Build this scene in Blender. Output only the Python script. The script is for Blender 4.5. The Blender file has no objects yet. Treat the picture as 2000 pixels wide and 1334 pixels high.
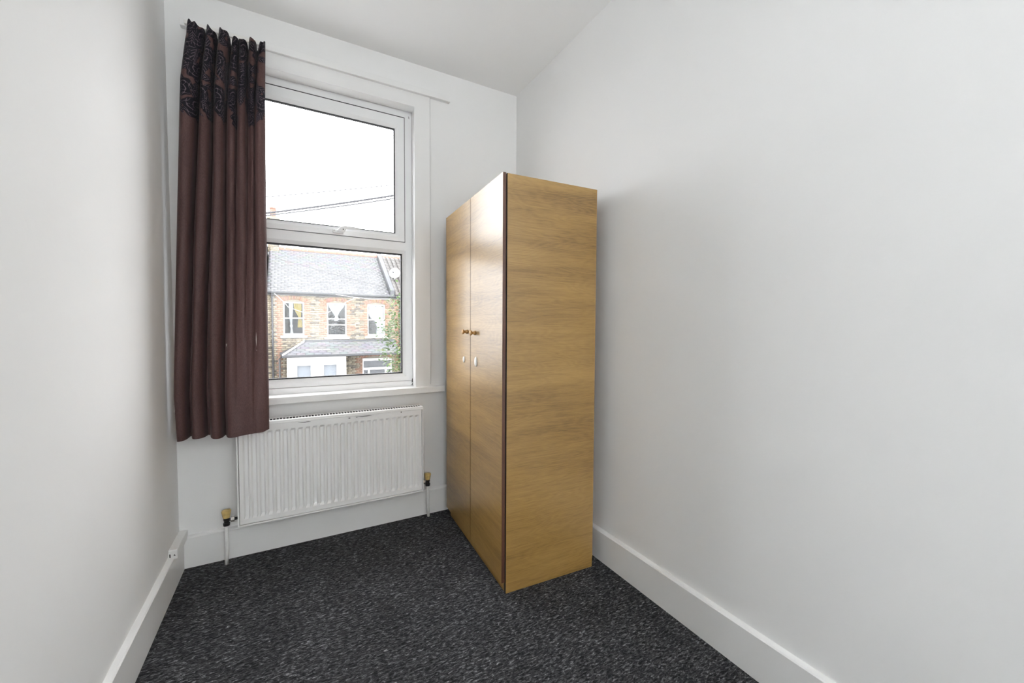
import bpy, bmesh, math, random
import numpy as np
from mathutils import Vector, Matrix

random.seed(7)
rng = np.random.default_rng(7)
scene = bpy.context.scene
COL = scene.collection

# ------------------------------------------------------------------ camera
CAM_H = 1.15
YAW, PITCH, ROLL = 0.5032, 0.0404, -0.0051
cam_data = bpy.data.cameras.new('camera')
cam_data.sensor_width = 36.0
cam_data.lens = 36.0 * 782.85 / 2000.0
cam_data.clip_start = 0.02
cam_data.clip_end = 300
cam = bpy.data.objects.new('camera', cam_data)
COL.objects.link(cam)
fwd = Vector((math.sin(YAW) * math.cos(PITCH), math.cos(YAW) * math.cos(PITCH), -math.sin(PITCH)))
rgt = Vector((math.cos(YAW), -math.sin(YAW), 0))
dwn = fwd.cross(rgt)
r2 = math.cos(ROLL) * rgt + math.sin(ROLL) * dwn
d2 = -math.sin(ROLL) * rgt + math.cos(ROLL) * dwn
cam.matrix_world = Matrix(((r2.x, -d2.x, -fwd.x, 0), (r2.y, -d2.y, -fwd.y, 0), (r2.z, -d2.z, -fwd.z, CAM_H), (0, 0, 0, 1)))
scene.camera = cam

# ------------------------------------------------------------------ sky, exposure
SKY = 10.2
world = bpy.data.worlds.new('overcast_sky')
scene.world = world
world.use_nodes = True
bg = world.node_tree.nodes['Background']
bg.inputs['Color'].default_value = (0.965, 0.98, 1.0, 1)
bg.inputs['Strength'].default_value = SKY
FILL_LAMP = 500.0                       # emission of the added fill uplighter
FILL_LAMP_Z = 0.62

vs = scene.view_settings
vs.view_transform = 'Standard'
vs.look = 'None'
vs.exposure = 0.0
vs.gamma = 1.0
vs.use_curve_mapping = False
scene.cycles.max_bounces = 10
scene.cycles.diffuse_bounces = 7
scene.cycles.glossy_bounces = 3
scene.cycles.adaptive_threshold = 0.018
scene.cycles.transparent_max_bounces = 8

# sampling portal in the window opening (emits nothing, only guides sky sampling)
pl = bpy.data.lights.new('window_portal', 'AREA')
pl.shape = 'RECTANGLE'; pl.size = 0.92; pl.size_y = 1.68
pl.cycles.is_portal = True
plo = bpy.data.objects.new('window_portal', pl)
plo.location = (0.2, 2.52, 1.6); plo.rotation_euler = (math.radians(-90), 0, 0)
COL.objects.link(plo)

# ------------------------------------------------------------------ materials
MATS = {}
def nodes_of(m):
    nt = m.node_tree
    return nt, nt.nodes['Principled BSDF']

def mat(name, col, rough=0.6, var=0.06, scale=8.0, bump=0.0, bscale=60.0, spec=0.5, metal=0.0, stretch=(1, 1, 1), detail=4):
    if name in MATS: return MATS[name]
    m = bpy.data.materials.new(name); m.use_nodes = True
    nt, b = nodes_of(m)
    tc = nt.nodes.new('ShaderNodeTexCoord'); mp = nt.nodes.new('ShaderNodeMapping')
    mp.inputs['Scale'].default_value = stretch
    nt.links.new(tc.outputs['Object'], mp.inputs['Vector'])
    n = nt.nodes.new('ShaderNodeTexNoise'); n.inputs['Scale'].default_value = scale; n.inputs['Detail'].default_value = detail
    nt.links.new(mp.outputs['Vector'], n.inputs['Vector'])
    r = nt.nodes.new('ShaderNodeValToRGB')
    lo = [max(0, c * (1 - var)) for c in col]; hi = [min(1, c * (1 + var)) for c in col]
    r.color_ramp.elements[0].position = 0.3; r.color_ramp.elements[1].position = 0.7
    r.color_ramp.elements[0].color = (*lo, 1); r.color_ramp.elements[1].color = (*hi, 1)
    nt.links.new(n.outputs['Fac'], r.inputs['Fac']); nt.links.new(r.outputs['Color'], b.inputs['Base Color'])
    b.inputs['Roughness'].default_value = rough; b.inputs['Metallic'].default_value = metal
    b.inputs['Specular IOR Level'].default_value = spec
    if bump > 0:
        n2 = nt.nodes.new('ShaderNodeTexNoise'); n2.inputs['Scale'].default_value = bscale; n2.inputs['Detail'].default_value = 3
        nt.links.new(mp.outputs['Vector'], n2.inputs['Vector'])
        bp = nt.nodes.new('ShaderNodeBump'); bp.inputs['Strength'].default_value = bump; bp.inputs['Distance'].default_value = 0.004
        nt.links.new(n2.outputs['Fac'], bp.inputs['Height']); nt.links.new(bp.outputs['Normal'], b.inputs['Normal'])
    MATS[name] = m
    return m

def mat_attr(name, rough=0.8, var=0.15, scale=40, bump=0.3):
    """colour read from the mesh's per-piece 'Col' attribute (bricks, slates) with noise on top"""
    if name in MATS: return MATS[name]
    m = bpy.data.materials.new(name); m.use_nodes = True
    nt, b = nodes_of(m)
    at = nt.nodes.new('ShaderNodeAttribute'); at.attribute_name = 'Col'
    tc = nt.nodes.new('ShaderNodeTexCoord')
    n = nt.nodes.new('ShaderNodeTexNoise'); n.inputs['Scale'].default_value = scale; n.inputs['Detail'].default_value = 5
    nt.links.new(tc.outputs['Object'], n.inputs['Vector'])
    mr = nt.nodes.new('ShaderNodeMapRange')
    mr.inputs['To Min'].default_value = 1 - var; mr.inputs['To Max'].default_value = 1 + var
    nt.links.new(n.outputs['Fac'], mr.inputs['Value'])
    mx = nt.nodes.new('ShaderNodeVectorMath'); mx.operation = 'SCALE'
    nt.links.new(at.outputs['Color'], mx.inputs[0]); nt.links.new(mr.outputs['Result'], mx.inputs['Scale'])
    nt.links.new(mx.outputs['Vector'], b.inputs['Base Color'])
    b.inputs['Roughness'].default_value = rough
    bp = nt.nodes.new('ShaderNodeBump'); bp.inputs['Strength'].default_value = bump; bp.inputs['Distance'].default_value = 0.003
    nt.links.new(n.outputs['Fac'], bp.inputs['Height']); nt.links.new(bp.outputs['Normal'], b.inputs['Normal'])
    MATS[name] = m
    return m

def wood_mat():
    """pale oak foil, grain running horizontally"""
    m = bpy.data.materials.new('oak_foil'); m.use_nodes = True
    nt, b = nodes_of(m); L = nt.links.new
    tc = nt.nodes.new('ShaderNodeTexCoord')
    def noise(sc, scale, detail, dist=0.0, rough=0.55):
        mp = nt.nodes.new('ShaderNodeMapping'); mp.inputs['Scale'].default_value = sc
        L(tc.outputs['Object'], mp.inputs['Vector'])
        n = nt.nodes.new('ShaderNodeTexNoise'); n.inputs['Scale'].default_value = scale
        n.inputs['Detail'].default_value = detail; n.inputs['Distortion'].default_value = dist
        n.inputs['Roughness'].default_value = rough
        L(mp.outputs['Vector'], n.inputs['Vector']); return n
    broad = noise((0.45, 0.45, 4.5), 2.1, 4, 0.35)
    fine = noise((2.6, 2.6, 95.0), 2.0, 6, 0.35, 0.7)
    pore = noise((22.0, 22.0, 420.0), 1.6, 2, 0.1)
    # cathedral figure: rings of a warped height field
    warp = noise((0.55, 0.55, 3.0), 1.5, 3, 0.25)
    mul = nt.nodes.new('ShaderNodeMath'); mul.operation = 'MULTIPLY'; mul.inputs[1].default_value = 210.0
    L(warp.outputs['Fac'], mul.inputs[0])
    sn = nt.nodes.new('ShaderNodeMath'); sn.operation = 'SINE'; L(mul.outputs[0], sn.inputs[0])
    def madd(a, k, c):
        n = nt.nodes.new('ShaderNodeMath'); n.operation = 'MULTIPLY_ADD'; L(a, n.inputs[0]); n.inputs[1].default_value = k
        if isinstance(c, float): n.inputs[2].default_value = c
        else: L(c, n.inputs[2])
        return n.outputs[0]
    v = madd(broad.outputs['Fac'], 0.85, -0.28)
    v = madd(fine.outputs['Fac'], 0.62, v)
    v = madd(sn.outputs[0], 0.034, v)
    v = madd(pore.outputs['Fac'], 0.32, v)
    r = nt.nodes.new('ShaderNodeValToRGB'); e = r.color_ramp.elements
    e[0].position = 0.36; e[0].color = (0.152, 0.081, 0.020, 1)
    e[1].position = 0.82; e[1].color = (0.375, 0.228, 0.072, 1)
    k = e.new(0.55); k.color = (0.268, 0.154, 0.042, 1)
    L(v, r.inputs['Fac']); L(r.outputs['Color'], b.inputs['Base Color'])
    b.inputs['Roughness'].default_value = 0.32
    b.inputs['Specular IOR Level'].default_value = 0.85
    bp = nt.nodes.new('ShaderNodeBump'); bp.inputs['Strength'].default_value = 0.06; bp.inputs['Distance'].default_value = 0.001
    L(fine.outputs['Fac'], bp.inputs['Height']); L(bp.outputs['Normal'], b.inputs['Normal'])
    MATS['oak_foil'] = m
    return m

def carpet_mat():
    m = bpy.data.materials.new('carpet_charcoal'); m.use_nodes = True
    nt, b = nodes_of(m); L = nt.links.new
    tc = nt.nodes.new('ShaderNodeTexCoord')
    def noise(sc, scale, detail, rot=0.0, dist=0.0):
        mp = nt.nodes.new('ShaderNodeMapping'); mp.inputs['Scale'].default_value = sc; mp.inputs['Rotation'].default_value = (0, 0, rot)
        L(tc.outputs['Object'], mp.inputs['Vector'])
        n = nt.nodes.new('ShaderNodeTexNoise'); n.inputs['Scale'].default_value = scale; n.inputs['Detail'].default_value = detail
        n.inputs['Distortion'].default_value = dist; n.inputs['Roughness'].default_value = 0.6
        L(mp.outputs['Vector'], n.inputs['Vector']); return n
    fleck = noise((38, 105, 60), 1.5, 4, 0.25, 0.9)
    fine = noise((1, 1, 1), 420, 2)
    patch = noise((1, 1, 1), 5, 4, 0, 0.4)
    r = nt.nodes.new('ShaderNodeValToRGB'); e = r.color_ramp.elements
    e[0].position = 0.36; e[0].color = (0.012, 0.012, 0.013, 1)
    e[1].position = 0.84; e[1].color = (0.42, 0.42, 0.44, 1)
    k = e.new(0.54); k.color = (0.044, 0.044, 0.047, 1)
    k = e.new(0.68); k.color = (0.120, 0.120, 0.127, 1)
    mix = nt.nodes.new('ShaderNodeMath'); mix.operation = 'MULTIPLY_ADD'
    L(fine.outputs['Fac'], mix.inputs[0]); mix.inputs[1].default_value = 0.35
    amp = nt.nodes.new('ShaderNodeMath'); amp.operation = 'MULTIPLY_ADD'; L(fleck.outputs['Fac'], amp.inputs[0]); amp.inputs[1].default_value = 1.35; amp.inputs[2].default_value = -0.175
    L(amp.outputs[0], mix.inputs[2])
    m2 = nt.nodes.new('ShaderNodeMath'); m2.operation = 'MULTIPLY_ADD'
    L(patch.outputs['Fac'], m2.inputs[0]); m2.inputs[1].default_value = 0.16; L(mix.outputs[0], m2.inputs[2])
    m3 = nt.nodes.new('ShaderNodeMath'); m3.operation = 'SUBTRACT'; L(m2.outputs[0], m3.inputs[0]); m3.inputs[1].default_value = 0.24
    L(m3.outputs[0], r.inputs['Fac']); L(r.outputs['Color'], b.inputs['Base Color'])
    b.inputs['Roughness'].default_value = 0.95; b.inputs['Specular IOR Level'].default_value = 0.15
    bp = nt.nodes.new('ShaderNodeBump'); bp.inputs['Strength'].default_value = 0.8; bp.inputs['Distance'].default_value = 0.006
    L(mix.outputs[0], bp.inputs['Height']); L(bp.outputs['Normal'], b.inputs['Normal'])
    return m

def glass_mat(name, refl=0.06, tint=(1, 1, 1)):
    m = bpy.data.materials.new(name); m.use_nodes = True
    nt = m.node_tree; nt.nodes.clear()
    o = nt.nodes.new('ShaderNodeOutputMaterial'); mx = nt.nodes.new('ShaderNodeMixShader')
    t = nt.nodes.new('ShaderNodeBsdfTransparent'); g = nt.nodes.new('ShaderNodeBsdfGlossy')
    t.inputs['Color'].default_value = (*tint, 1)
    g.inputs['Roughness'].default_value = 0.02
    # Schlick reflectance of a thin pane (same from both sides)
    f = nt.nodes.new('ShaderNodeLayerWeight'); f.inputs['Blend'].default_value = 0.5
    q = nt.nodes.new('ShaderNodeMath'); q.operation = 'POWER'; q.inputs[1].default_value = 5.0
    k = nt.nodes.new('ShaderNodeMath'); k.operation = 'MULTIPLY_ADD'; k.inputs[1].default_value = 0.96 - refl; k.inputs[2].default_value = 0.04 + refl
    nt.links.new(f.outputs['Facing'], q.inputs[0])
    nt.links.new(q.outputs[0], k.inputs[0]); nt.links.new(k.outputs[0], mx.inputs['Fac'])
    nt.links.new(t.outputs[0], mx.inputs[1]); nt.links.new(g.outputs[0], mx.inputs[2])
    nt.links.new(mx.outputs[0], o.inputs['Surface'])
    return m

def curtain_mat():
    """mauve-brown sateen with black flock motif (drawn into the mesh attribute 'flock') at the head"""
    m = bpy.data.materials.new('curtain_sateen'); m.use_nodes = True
    nt, b = nodes_of(m); L = nt.links.new
    at = nt.nodes.new('ShaderNodeAttribute'); at.attribute_name = 'flock'
    sp = nt.nodes.new('ShaderNodeSeparateColor'); L(at.outputs['Color'], sp.inputs['Color'])
    tc = nt.nodes.new('ShaderNodeTexCoord')
    mp = nt.nodes.new('ShaderNodeMapping'); mp.inputs['Scale'].default_value = (1, 1, 0.25); L(tc.outputs['Object'], mp.inputs['Vector'])
    n = nt.nodes.new('ShaderNodeTexNoise'); n.inputs['Scale'].default_value = 500; n.inputs['Detail'].default_value = 2
    L(mp.outputs['Vector'], n.inputs['Vector'])
    r = nt.nodes.new('ShaderNodeValToRGB'); e = r.color_ramp.elements
    e[0].position = 0.3; e[0].color = (0.064, 0.034, 0.032, 1)
    e[1].position = 0.7; e[1].color = (0.098, 0.054, 0.051, 1)
    L(n.outputs['Fac'], r.inputs['Fac'])
    c1 = nt.nodes.new('ShaderNodeMix'); c1.data_type = 'RGBA'
    L(sp.outputs['Red'], c1.inputs['Factor']); L(r.outputs['Color'], c1.inputs['A']); c1.inputs['B'].default_value = (0.006, 0.005, 0.009, 1)
    c2 = nt.nodes.new('ShaderNodeMix'); c2.data_type = 'RGBA'
    L(sp.outputs['Green'], c2.inputs['Factor']); L(c1.outputs['Result'], c2.inputs['A']); c2.inputs['B'].default_value = (0.13, 0.10, 0.12, 1)
    L(c2.outputs['Result'], b.inputs['Base Color'])
    b.inputs['Roughness'].default_value = 0.5
    b.inputs['Sheen Weight'].default_value = 0.05
    b.inputs['Specular IOR Level'].default_value = 0.2
    tr = nt.nodes.new('ShaderNodeBsdfTranslucent'); L(c2.outputs['Result'], tr.inputs['Color'])
    mx = nt.nodes.new('ShaderNodeMixShader'); mx.inputs['Fac'].default_value = 0.14
    L(b.outputs[0], mx.inputs[1]); L(tr.outputs[0], mx.inputs[2])
    L(mx.outputs[0], nt.nodes['Material Output'].inputs['Surface'])
    return m

def leaf_mat():
    m = bpy.data.materials.new('leaf_green'); m.use_nodes = True
    nt, b = nodes_of(m); L = nt.links.new
    at = nt.nodes.new('ShaderNodeAttribute'); at.attribute_name = 'Col'
    L(at.outputs['Color'], b.inputs['Base Color']); b.inputs['Roughness'].default_value = 0.55
    tr = nt.nodes.new('ShaderNodeBsdfTranslucent'); L(at.outputs['Color'], tr.inputs['Color'])
    mx = nt.nodes.new('ShaderNodeMixShader'); mx.inputs['Fac'].default_value = 0.35
    L(b.outputs[0], mx.inputs[1]); L(tr.outputs[0], mx.inputs[2])
    L(mx.outputs[0], nt.nodes['Material Output'].inputs['Surface'])
    return m

M_WALL = mat('wall_paint', (0.845, 0.845, 0.84), 0.75, 0.012, 1.6, 0.10, 45, spec=0.25)
M_CEIL = mat('ceiling_paint', (0.88, 0.88, 0.875), 0.85, 0.012, 1.6, 0.06, 40, spec=0.2)
M_TRIM = mat('trim_gloss', (0.845, 0.845, 0.838), 0.38, 0.02, 3.0, 0.06, 30)
M_UPVC = mat('upvc_white', (0.86, 0.865, 0.87), 0.30, 0.01, 4.0)
M_GASK = mat('gasket_black', (0.015, 0.015, 0.018), 0.6, 0.1)
M_CARPET = carpet_mat()
M_WOOD = wood_mat()
M_EDGE = mat('edge_band_brown', (0.085, 0.036, 0.022), 0.35, 0.15, 30, stretch=(1, 1, 0.1))
M_BACK = mat('hardboard_brown', (0.30, 0.19, 0.10), 0.7, 0.1)
M_KNOB = mat('knob_pine', (0.42, 0.23, 0.07), 0.35, 0.2, 60)
M_PLAST = mat('plastic_white', (0.84, 0.83, 0.80), 0.3, 0.02)
M_RAD = mat('radiator_enamel', (0.84, 0.84, 0.835), 0.33, 0.015, 5)
M_DARK = mat('chip_and_shade_dark', (0.03, 0.03, 0.03), 0.7, 0.3, 80)  # chips, small holes, and the painted shade under the radiator grille
M_VALVE = mat('valve_cap_yellowed', (0.62, 0.45, 0.17), 0.45, 0.18, 60)
M_VBODY = mat('valve_body_dark', (0.022, 0.022, 0.024), 0.4, 0.3, 80, metal=0.3)
M_CHROME = mat('union_nut_metal', (0.45, 0.43, 0.40), 0.35, 0.1, 80, metal=0.8)
M_PIPE = mat('pipe_white_paint', (0.78, 0.78, 0.765), 0.4, 0.05, 40)
M_GLASS = glass_mat('window_glass', 0.0)
M_CURT = curtain_mat()

# ------------------------------------------------------------------ builders
def mesh_obj(name, me, material, parent=None, loc=(0, 0, 0), smooth=False):
    o = bpy.data.objects.new(name, me); COL.objects.link(o)
    if material and not me.materials: me.materials.append(material)
    o.location = loc
    if parent: o.parent = parent
    if smooth:
        for p in me.polygons: p.use_smooth = True
    return o

def bm_obj(name, bm, material, parent=None, off=(0, 0, 0), smooth=False):
    """bm in world (or thing) coordinates; 'off' is the base of the thing it belongs to"""
    if off != (0, 0, 0): bmesh.ops.translate(bm, verts=bm.verts, vec=-Vector(off))
    me = bpy.data.meshes.new(name); bm.to_mesh(me); bm.free()
    return mesh_obj(name, me, material, parent, smooth=smooth)

def tag(o, label, cat, group=None, kind=None):
    o['label'] = label; o['category'] = cat
    if group: o['group'] = group
    if kind: o['kind'] = kind
    return o

def empty(name, loc, label, cat, rz=0.0, group=None, kind=None):
    o = bpy.data.objects.new(name, None); COL.objects.link(o)
    o.location = loc; o.rotation_euler = (0, 0, rz); o.empty_display_size = 0.1
    return tag(o, label, cat, group, kind)

def B(): return bmesh.new()

def box(bm, x0, x1, y0, y1, z0, z1):
    v = [bm.verts.new(p) for p in ((x0, y0, z0), (x1, y0, z0), (x1, y1, z0), (x0, y1, z0), (x0, y0, z1), (x1, y0, z1), (x1, y1, z1), (x0, y1, z1))]
    for f in ((3, 2, 1, 0), (4, 5, 6, 7), (0, 1, 5, 4), (1, 2, 6, 5), (2, 3, 7, 6), (3, 0, 4, 7)):
        bm.faces.new([v[i] for i in f])
    return v

def bevel(bm, w, seg=2):
    bmesh.ops.bevel(bm, geom=list(bm.edges), offset=w, segments=seg, affect='EDGES', profile=0.5, clamp_overlap=True)
    return bm

def bbox(x0, x1, y0, y1, z0, z1, w=0.002, seg=2):
    bm = B(); box(bm, x0, x1, y0, y1, z0, z1); return bevel(bm, w, seg)

def prism(bm, pts, vec):
    """extrude polygon pts (3D, in order) along vec"""
    vec = Vector(vec); a = [bm.verts.new(p) for p in pts]; b = [bm.verts.new(Vector(p) + vec) for p in pts]
    n = len(pts)
    bm.faces.new(a[::-1]); bm.faces.new(b)
    for i in range(n): bm.faces.new((a[i], a[(i + 1) % n], b[(i + 1) % n], b[i]))
    bmesh.ops.recalc_face_normals(bm, faces=bm.faces)
    return bm

def tube(bm, pts, r, seg=8, caps=True):
    pts = [Vector(p) for p in pts]; rings = []
    for i, p in enumerate(pts):
        t = (pts[min(i + 1, len(pts) - 1)] - pts[max(i - 1, 0)]).normalized()
        up = Vector((0, 0, 1)) if abs(t.z) < 0.9 else Vector((1, 0, 0))
        a = t.cross(up).normalized(); b = t.cross(a)
        rr = r[i] if isinstance(r, (list, tuple)) else r
        rings.append([bm.verts.new(p + rr * (math.cos(k * 2 * math.pi / seg) * a + math.sin(k * 2 * math.pi / seg) * b)) for k in range(seg)])
    for i in range(len(rings) - 1):
        for k in range(seg):
            bm.faces.new((rings[i][k], rings[i][(k + 1) % seg], rings[i + 1][(k + 1) % seg], rings[i + 1][k]))
    if caps:
        bm.faces.new(rings[0]); bm.faces.new(rings[-1][::-1])
    bmesh.ops.recalc_face_normals(bm, faces=bm.faces)
    return bm

def lathe(bm, prof, origin, axis, seg=20):
    """prof: list of (distance along axis, radius)"""
    o = Vector(origin); ax = Vector(axis).normalized()
    up = Vector((0, 0, 1)) if abs(ax.z) < 0.9 else Vector((1, 0, 0))
    a = ax.cross(up).normalized(); b = ax.cross(a)
    rings = [[bm.verts.new(o + ax * d + max(r, 1e-4) * (math.cos(k * 2 * math.pi / seg) * a + math.sin(k * 2 * math.pi / seg) * b)) for k in range(seg)] for d, r in prof]
    for p, q in zip(rings, rings[1:]):
        for k in range(seg): bm.faces.new((p[k], p[(k + 1) % seg], q[(k + 1) % seg], q[k]))
    bm.faces.new(rings[0]); bm.faces.new(rings[-1][::-1])
    bmesh.ops.recalc_face_normals(bm, faces=bm.faces)
    return bm

def wall_with_holes(bm, x0, x1, z0, z1, y0, y1, holes):
    xs = sorted({x0, x1, *[h[0] for h in holes], *[h[1] for h in holes]}); zs = sorted({z0, z1, *[h[2] for h in holes], *[h[3] for h in holes]})
    xs = [x for x in xs if x0 <= x <= x1]; zs = [z for z in zs if z0 <= z <= z1]
    def solid(i, j):
        if not (0 <= i < len(xs) - 1 and 0 <= j < len(zs) - 1): return False
        cx, cz = (xs[i] + xs[i + 1]) / 2, (zs[j] + zs[j + 1]) / 2
        return not any(h[0] < cx < h[1] and h[2] < cz < h[3] for h in holes)
    vc = {}
    def V(i, j, k):
        key = (i, j, k)
        if key not in vc: vc[key] = bm.verts.new((xs[i], (y0, y1)[k], zs[j]))
        return vc[key]
    for i in range(len(xs) - 1):
        for j in range(len(zs) - 1):
            if not solid(i, j): continue
            bm.faces.new((V(i, j, 0), V(i + 1, j, 0), V(i + 1, j + 1, 0), V(i, j + 1, 0)))
            bm.faces.new((V(i, j, 1), V(i, j + 1, 1), V(i + 1, j + 1, 1), V(i + 1, j, 1)))
            if not solid(i - 1, j): bm.faces.new((V(i, j, 0), V(i, j + 1, 0), V(i, j + 1, 1), V(i, j, 1)))
            if not solid(i + 1, j): bm.faces.new((V(i + 1, j, 0), V(i + 1, j, 1), V(i + 1, j + 1, 1), V(i + 1, j + 1, 0)))
            if not solid(i, j - 1): bm.faces.new((V(i, j, 0), V(i, j, 1), V(i + 1, j, 1), V(i + 1, j, 0)))
            if not solid(i, j + 1): bm.faces.new((V(i, j + 1, 0), V(i + 1, j + 1, 0), V(i + 1, j + 1, 1), V(i, j + 1, 1)))
    bmesh.ops.recalc_face_normals(bm, faces=bm.faces)
    return bm

def ring(bm, x0, x1, z0, z1, w, y0, y1):
    """rectangular frame of four mitred bars; w = (left, right, bottom, top)"""
    l, r, b, t = w
    o = [(x0, z0), (x1, z0), (x1, z1), (x0, z1)]; i = [(x0 + l, z0 + b), (x1 - r, z0 + b), (x1 - r, z1 - t), (x0 + l, z1 - t)]
    V = lambda p, y: bm.verts.new((p[0], y, p[1]))
    of, inf, ob, ib = [V(p, y0) for p in o], [V(p, y0) for p in i], [V(p, y1) for p in o], [V(p, y1) for p in i]
    for k in range(4):
        n = (k + 1) % 4
        bm.faces.new((of[k], of[n], inf[n], inf[k])); bm.faces.new((ob[n], ob[k], ib[k], ib[n]))
        bm.faces.new((of[n], of[k], ob[k], ob[n])); bm.faces.new((inf[k], inf[n], ib[n], ib[k]))
    bmesh.ops.recalc_face_normals(bm, faces=bm.faces)
    return bm

def bead(bm, x0, x1, z0, z1, w, yo, yi):
    """sloping glazing bead: outer edge at depth yo, inner edge (towards the glass) at depth yi"""
    o = [(x0, z0), (x1, z0), (x1, z1), (x0, z1)]; i = [(x0 + w, z0 + w), (x1 - w, z0 + w), (x1 - w, z1 - w), (x0 + w, z1 - w)]
    of = [bm.verts.new((p[0], yo, p[1])) for p in o]; inf = [bm.verts.new((p[0], yi, p[1])) for p in i]
    ob = [bm.verts.new((p[0], yi + 0.004, p[1])) for p in o]; ib = [bm.verts.new((p[0], yi + 0.004, p[1])) for p in i]
    for k in range(4):
        n = (k + 1) % 4
        bm.faces.new((of[k], of[n], inf[n], inf[k])); bm.faces.new((ob[n], ob[k], ib[k], ib[n]))
        bm.faces.new((of[n], of[k], ob[k], ob[n])); bm.faces.new((inf[k], inf[n], ib[n], ib[k]))
    bmesh.ops.recalc_face_normals(bm, faces=bm.faces)
    return bm

# ------------------------------------------------------------------ room shell
XL, XR, D, YB, H = -0.4753, 1.3268, 2.3652, -3.4, 2.6608
OX0, OX1, OZ0, OZ1 = -0.245, 0.643, 0.745, 2.412        # window opening in the wall
YF = 2.425                                            # inner face of the window frame

o = bm_obj('floor', bbox(XL - 0.1, XR + 0.1, YB - 0.1, D + 0.1, -0.08, 0, 0.0005, 1), M_CARPET)
tag(o, 'charcoal grey flecked carpet covering the whole floor', 'carpet', kind='structure')
bm = B(); box(bm, XL - 0.1, XR + 0.1, YB - 0.1, D + 0.1, H, H + 0.1)
tag(bm_obj('ceiling', bm, M_CEIL), 'plain white painted ceiling', 'ceiling', kind='structure')
bm = B(); box(bm, XL - 0.1, XL, YB - 0.1, D + 0.28, 0, H)
tag(bm_obj('wall_left', bm, M_WALL), 'white painted wall on the left beside the curtain', 'wall', kind='structure')
bm = B(); box(bm, XR, XR + 0.1, YB - 0.1, D + 0.28, 0, H)
tag(bm_obj('wall_right', bm, M_WALL), 'long white painted wall on the right behind the wardrobe', 'wall', kind='structure')
bm = B(); box(bm, XL, XR, YB - 0.1, YB, 0, H)
tag(bm_obj('wall_rear', bm, M_WALL), 'white painted wall behind the viewer', 'wall', kind='structure')
bm = B(); wall_with_holes(bm, XL, XR, 0, H, D, D + 0.17, [(OX0, OX1, OZ0, OZ1)])
tag(bm_obj('wall_window', bm, M_WALL), 'white painted end wall with the window and radiator', 'wall', kind='structure')

HS, TS = 0.1465, 0.02
def skirting(name, p0, p1, nrm, label, t=TS):
    """square-edged skirting board with a small chamfer, running p0 -> p1, projecting along nrm"""
    p0, p1, n = Vector((*p0, 0)), Vector((*p1, 0)), Vector((*nrm, 0))
    prof = [(0, 0), (t, 0), (t, HS - 0.004), (t - 0.004, HS), (0, HS + 0.004)]
    bm = B(); prism(bm, [p0 + n * d + Vector((0, 0, z)) for d, z in prof], p1 - p0)
    tag(bm_obj(name, bm, M_TRIM), label, 'skirting board', kind='structure')
skirting('baseboard_left', (XL, YB), (XL, D), (1, 0), 'white skirting board along the left wall')
skirting('baseboard_right', (XR, YB), (XR, D), (-1, 0), 'white skirting board along the right wall beside the wardrobe')
skirting('baseboard_window', (XL + TS, D), (XR - TS, D), (0, -1), 'white skirting board under the radiator')
skirting('baseboard_rear', (XL + TS, YB), (XR - TS, YB), (0, 1), 'white skirting board on the wall behind the viewer')

# flat boards round the window and the curtain batten above
bm = B()
yb0, yb1 = D - 0.009, D
BW = 0.092
ztop = 2.487
prism(bm, [(OX1, yb0, 0.78), (OX1 + BW, yb0, 0.78), (OX1 + BW, yb0, ztop), (OX1, yb0, OZ1)], (0, 0.009, 0))
t1 = tag(bm_obj('trim_1', bm, M_TRIM), 'flat white architrave board right of the window', 'trim', kind='structure')
bm = B(); box(bm, OX1 + BW, OX1 + BW + 0.0016, D - 0.0094, D - 0.001, 0.79, ztop - 0.002)
bm_obj('caulk_crack', bm, mat('caulk_grey', (0.36, 0.36, 0.355), 0.9, 0.2, 40, stretch=(1, 1, 0.2)), t1)
bm = B(); prism(bm, [(OX0 - BW, yb0, 0.78), (OX0, yb0, 0.78), (OX0, yb0, OZ1), (OX0 - BW, yb0, ztop)], (0, 0.009, 0))
tag(bm_obj('trim_2', bm, M_TRIM), 'flat white architrave board left of the window behind the curtain', 'trim', kind='structure')
bm = B(); prism(bm, [(OX0, yb0, OZ1), (OX1, yb0, OZ1), (OX1 + BW, yb0, ztop), (OX0 - BW, yb0, ztop)], (0, 0.009, 0))
tag(bm_obj('trim_3', bm, M_TRIM), 'flat white architrave board above the window', 'trim', kind='structure')
bm = bbox(-0.418, 0.857, D - 0.026, D, ztop, 2.520, 0.002)
tag(bm_obj('trim_4', bm, M_TRIM), 'long white wooden curtain batten fixed above the window', 'trim', kind='structure')
# rounded plaster bead at the top of the reveal
bm = B()
prof = [(D, OZ1)] + [(D + 0.058 * math.sin(a) * 0.98, OZ1 - 0.010 * math.sin(2 * a) ** 1) for a in [k * math.pi / 16 for k in range(1, 8)]] + [(YF, OZ1 - 0.002), (YF, OZ1)]
prism(bm, [(OX0, y, z) for y, z in prof], (OX1 - OX0, 0, 0))
tag(bm_obj('trim_5', bm, M_TRIM), 'curved white bead under the head of the window recess', 'trim', kind='structure')

# ------------------------------------------------------------------ window
win = empty('window_1', (0.2, YF, 0.745), 'white plastic double glazed window with top hung sash and chrome-less handle', 'window', kind='structure')
win['label'] = 'white plastic window with an opening upper sash over a fixed lower pane'
WO = (0.2, YF, 0.745)
FX0, FX1, FZ0, FZ1 = OX0, OX1, 0.783, OZ1 - 0.002
def wpart(name, bm, m, parent=win): return bm_obj(name, bm, m, parent, WO)
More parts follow.
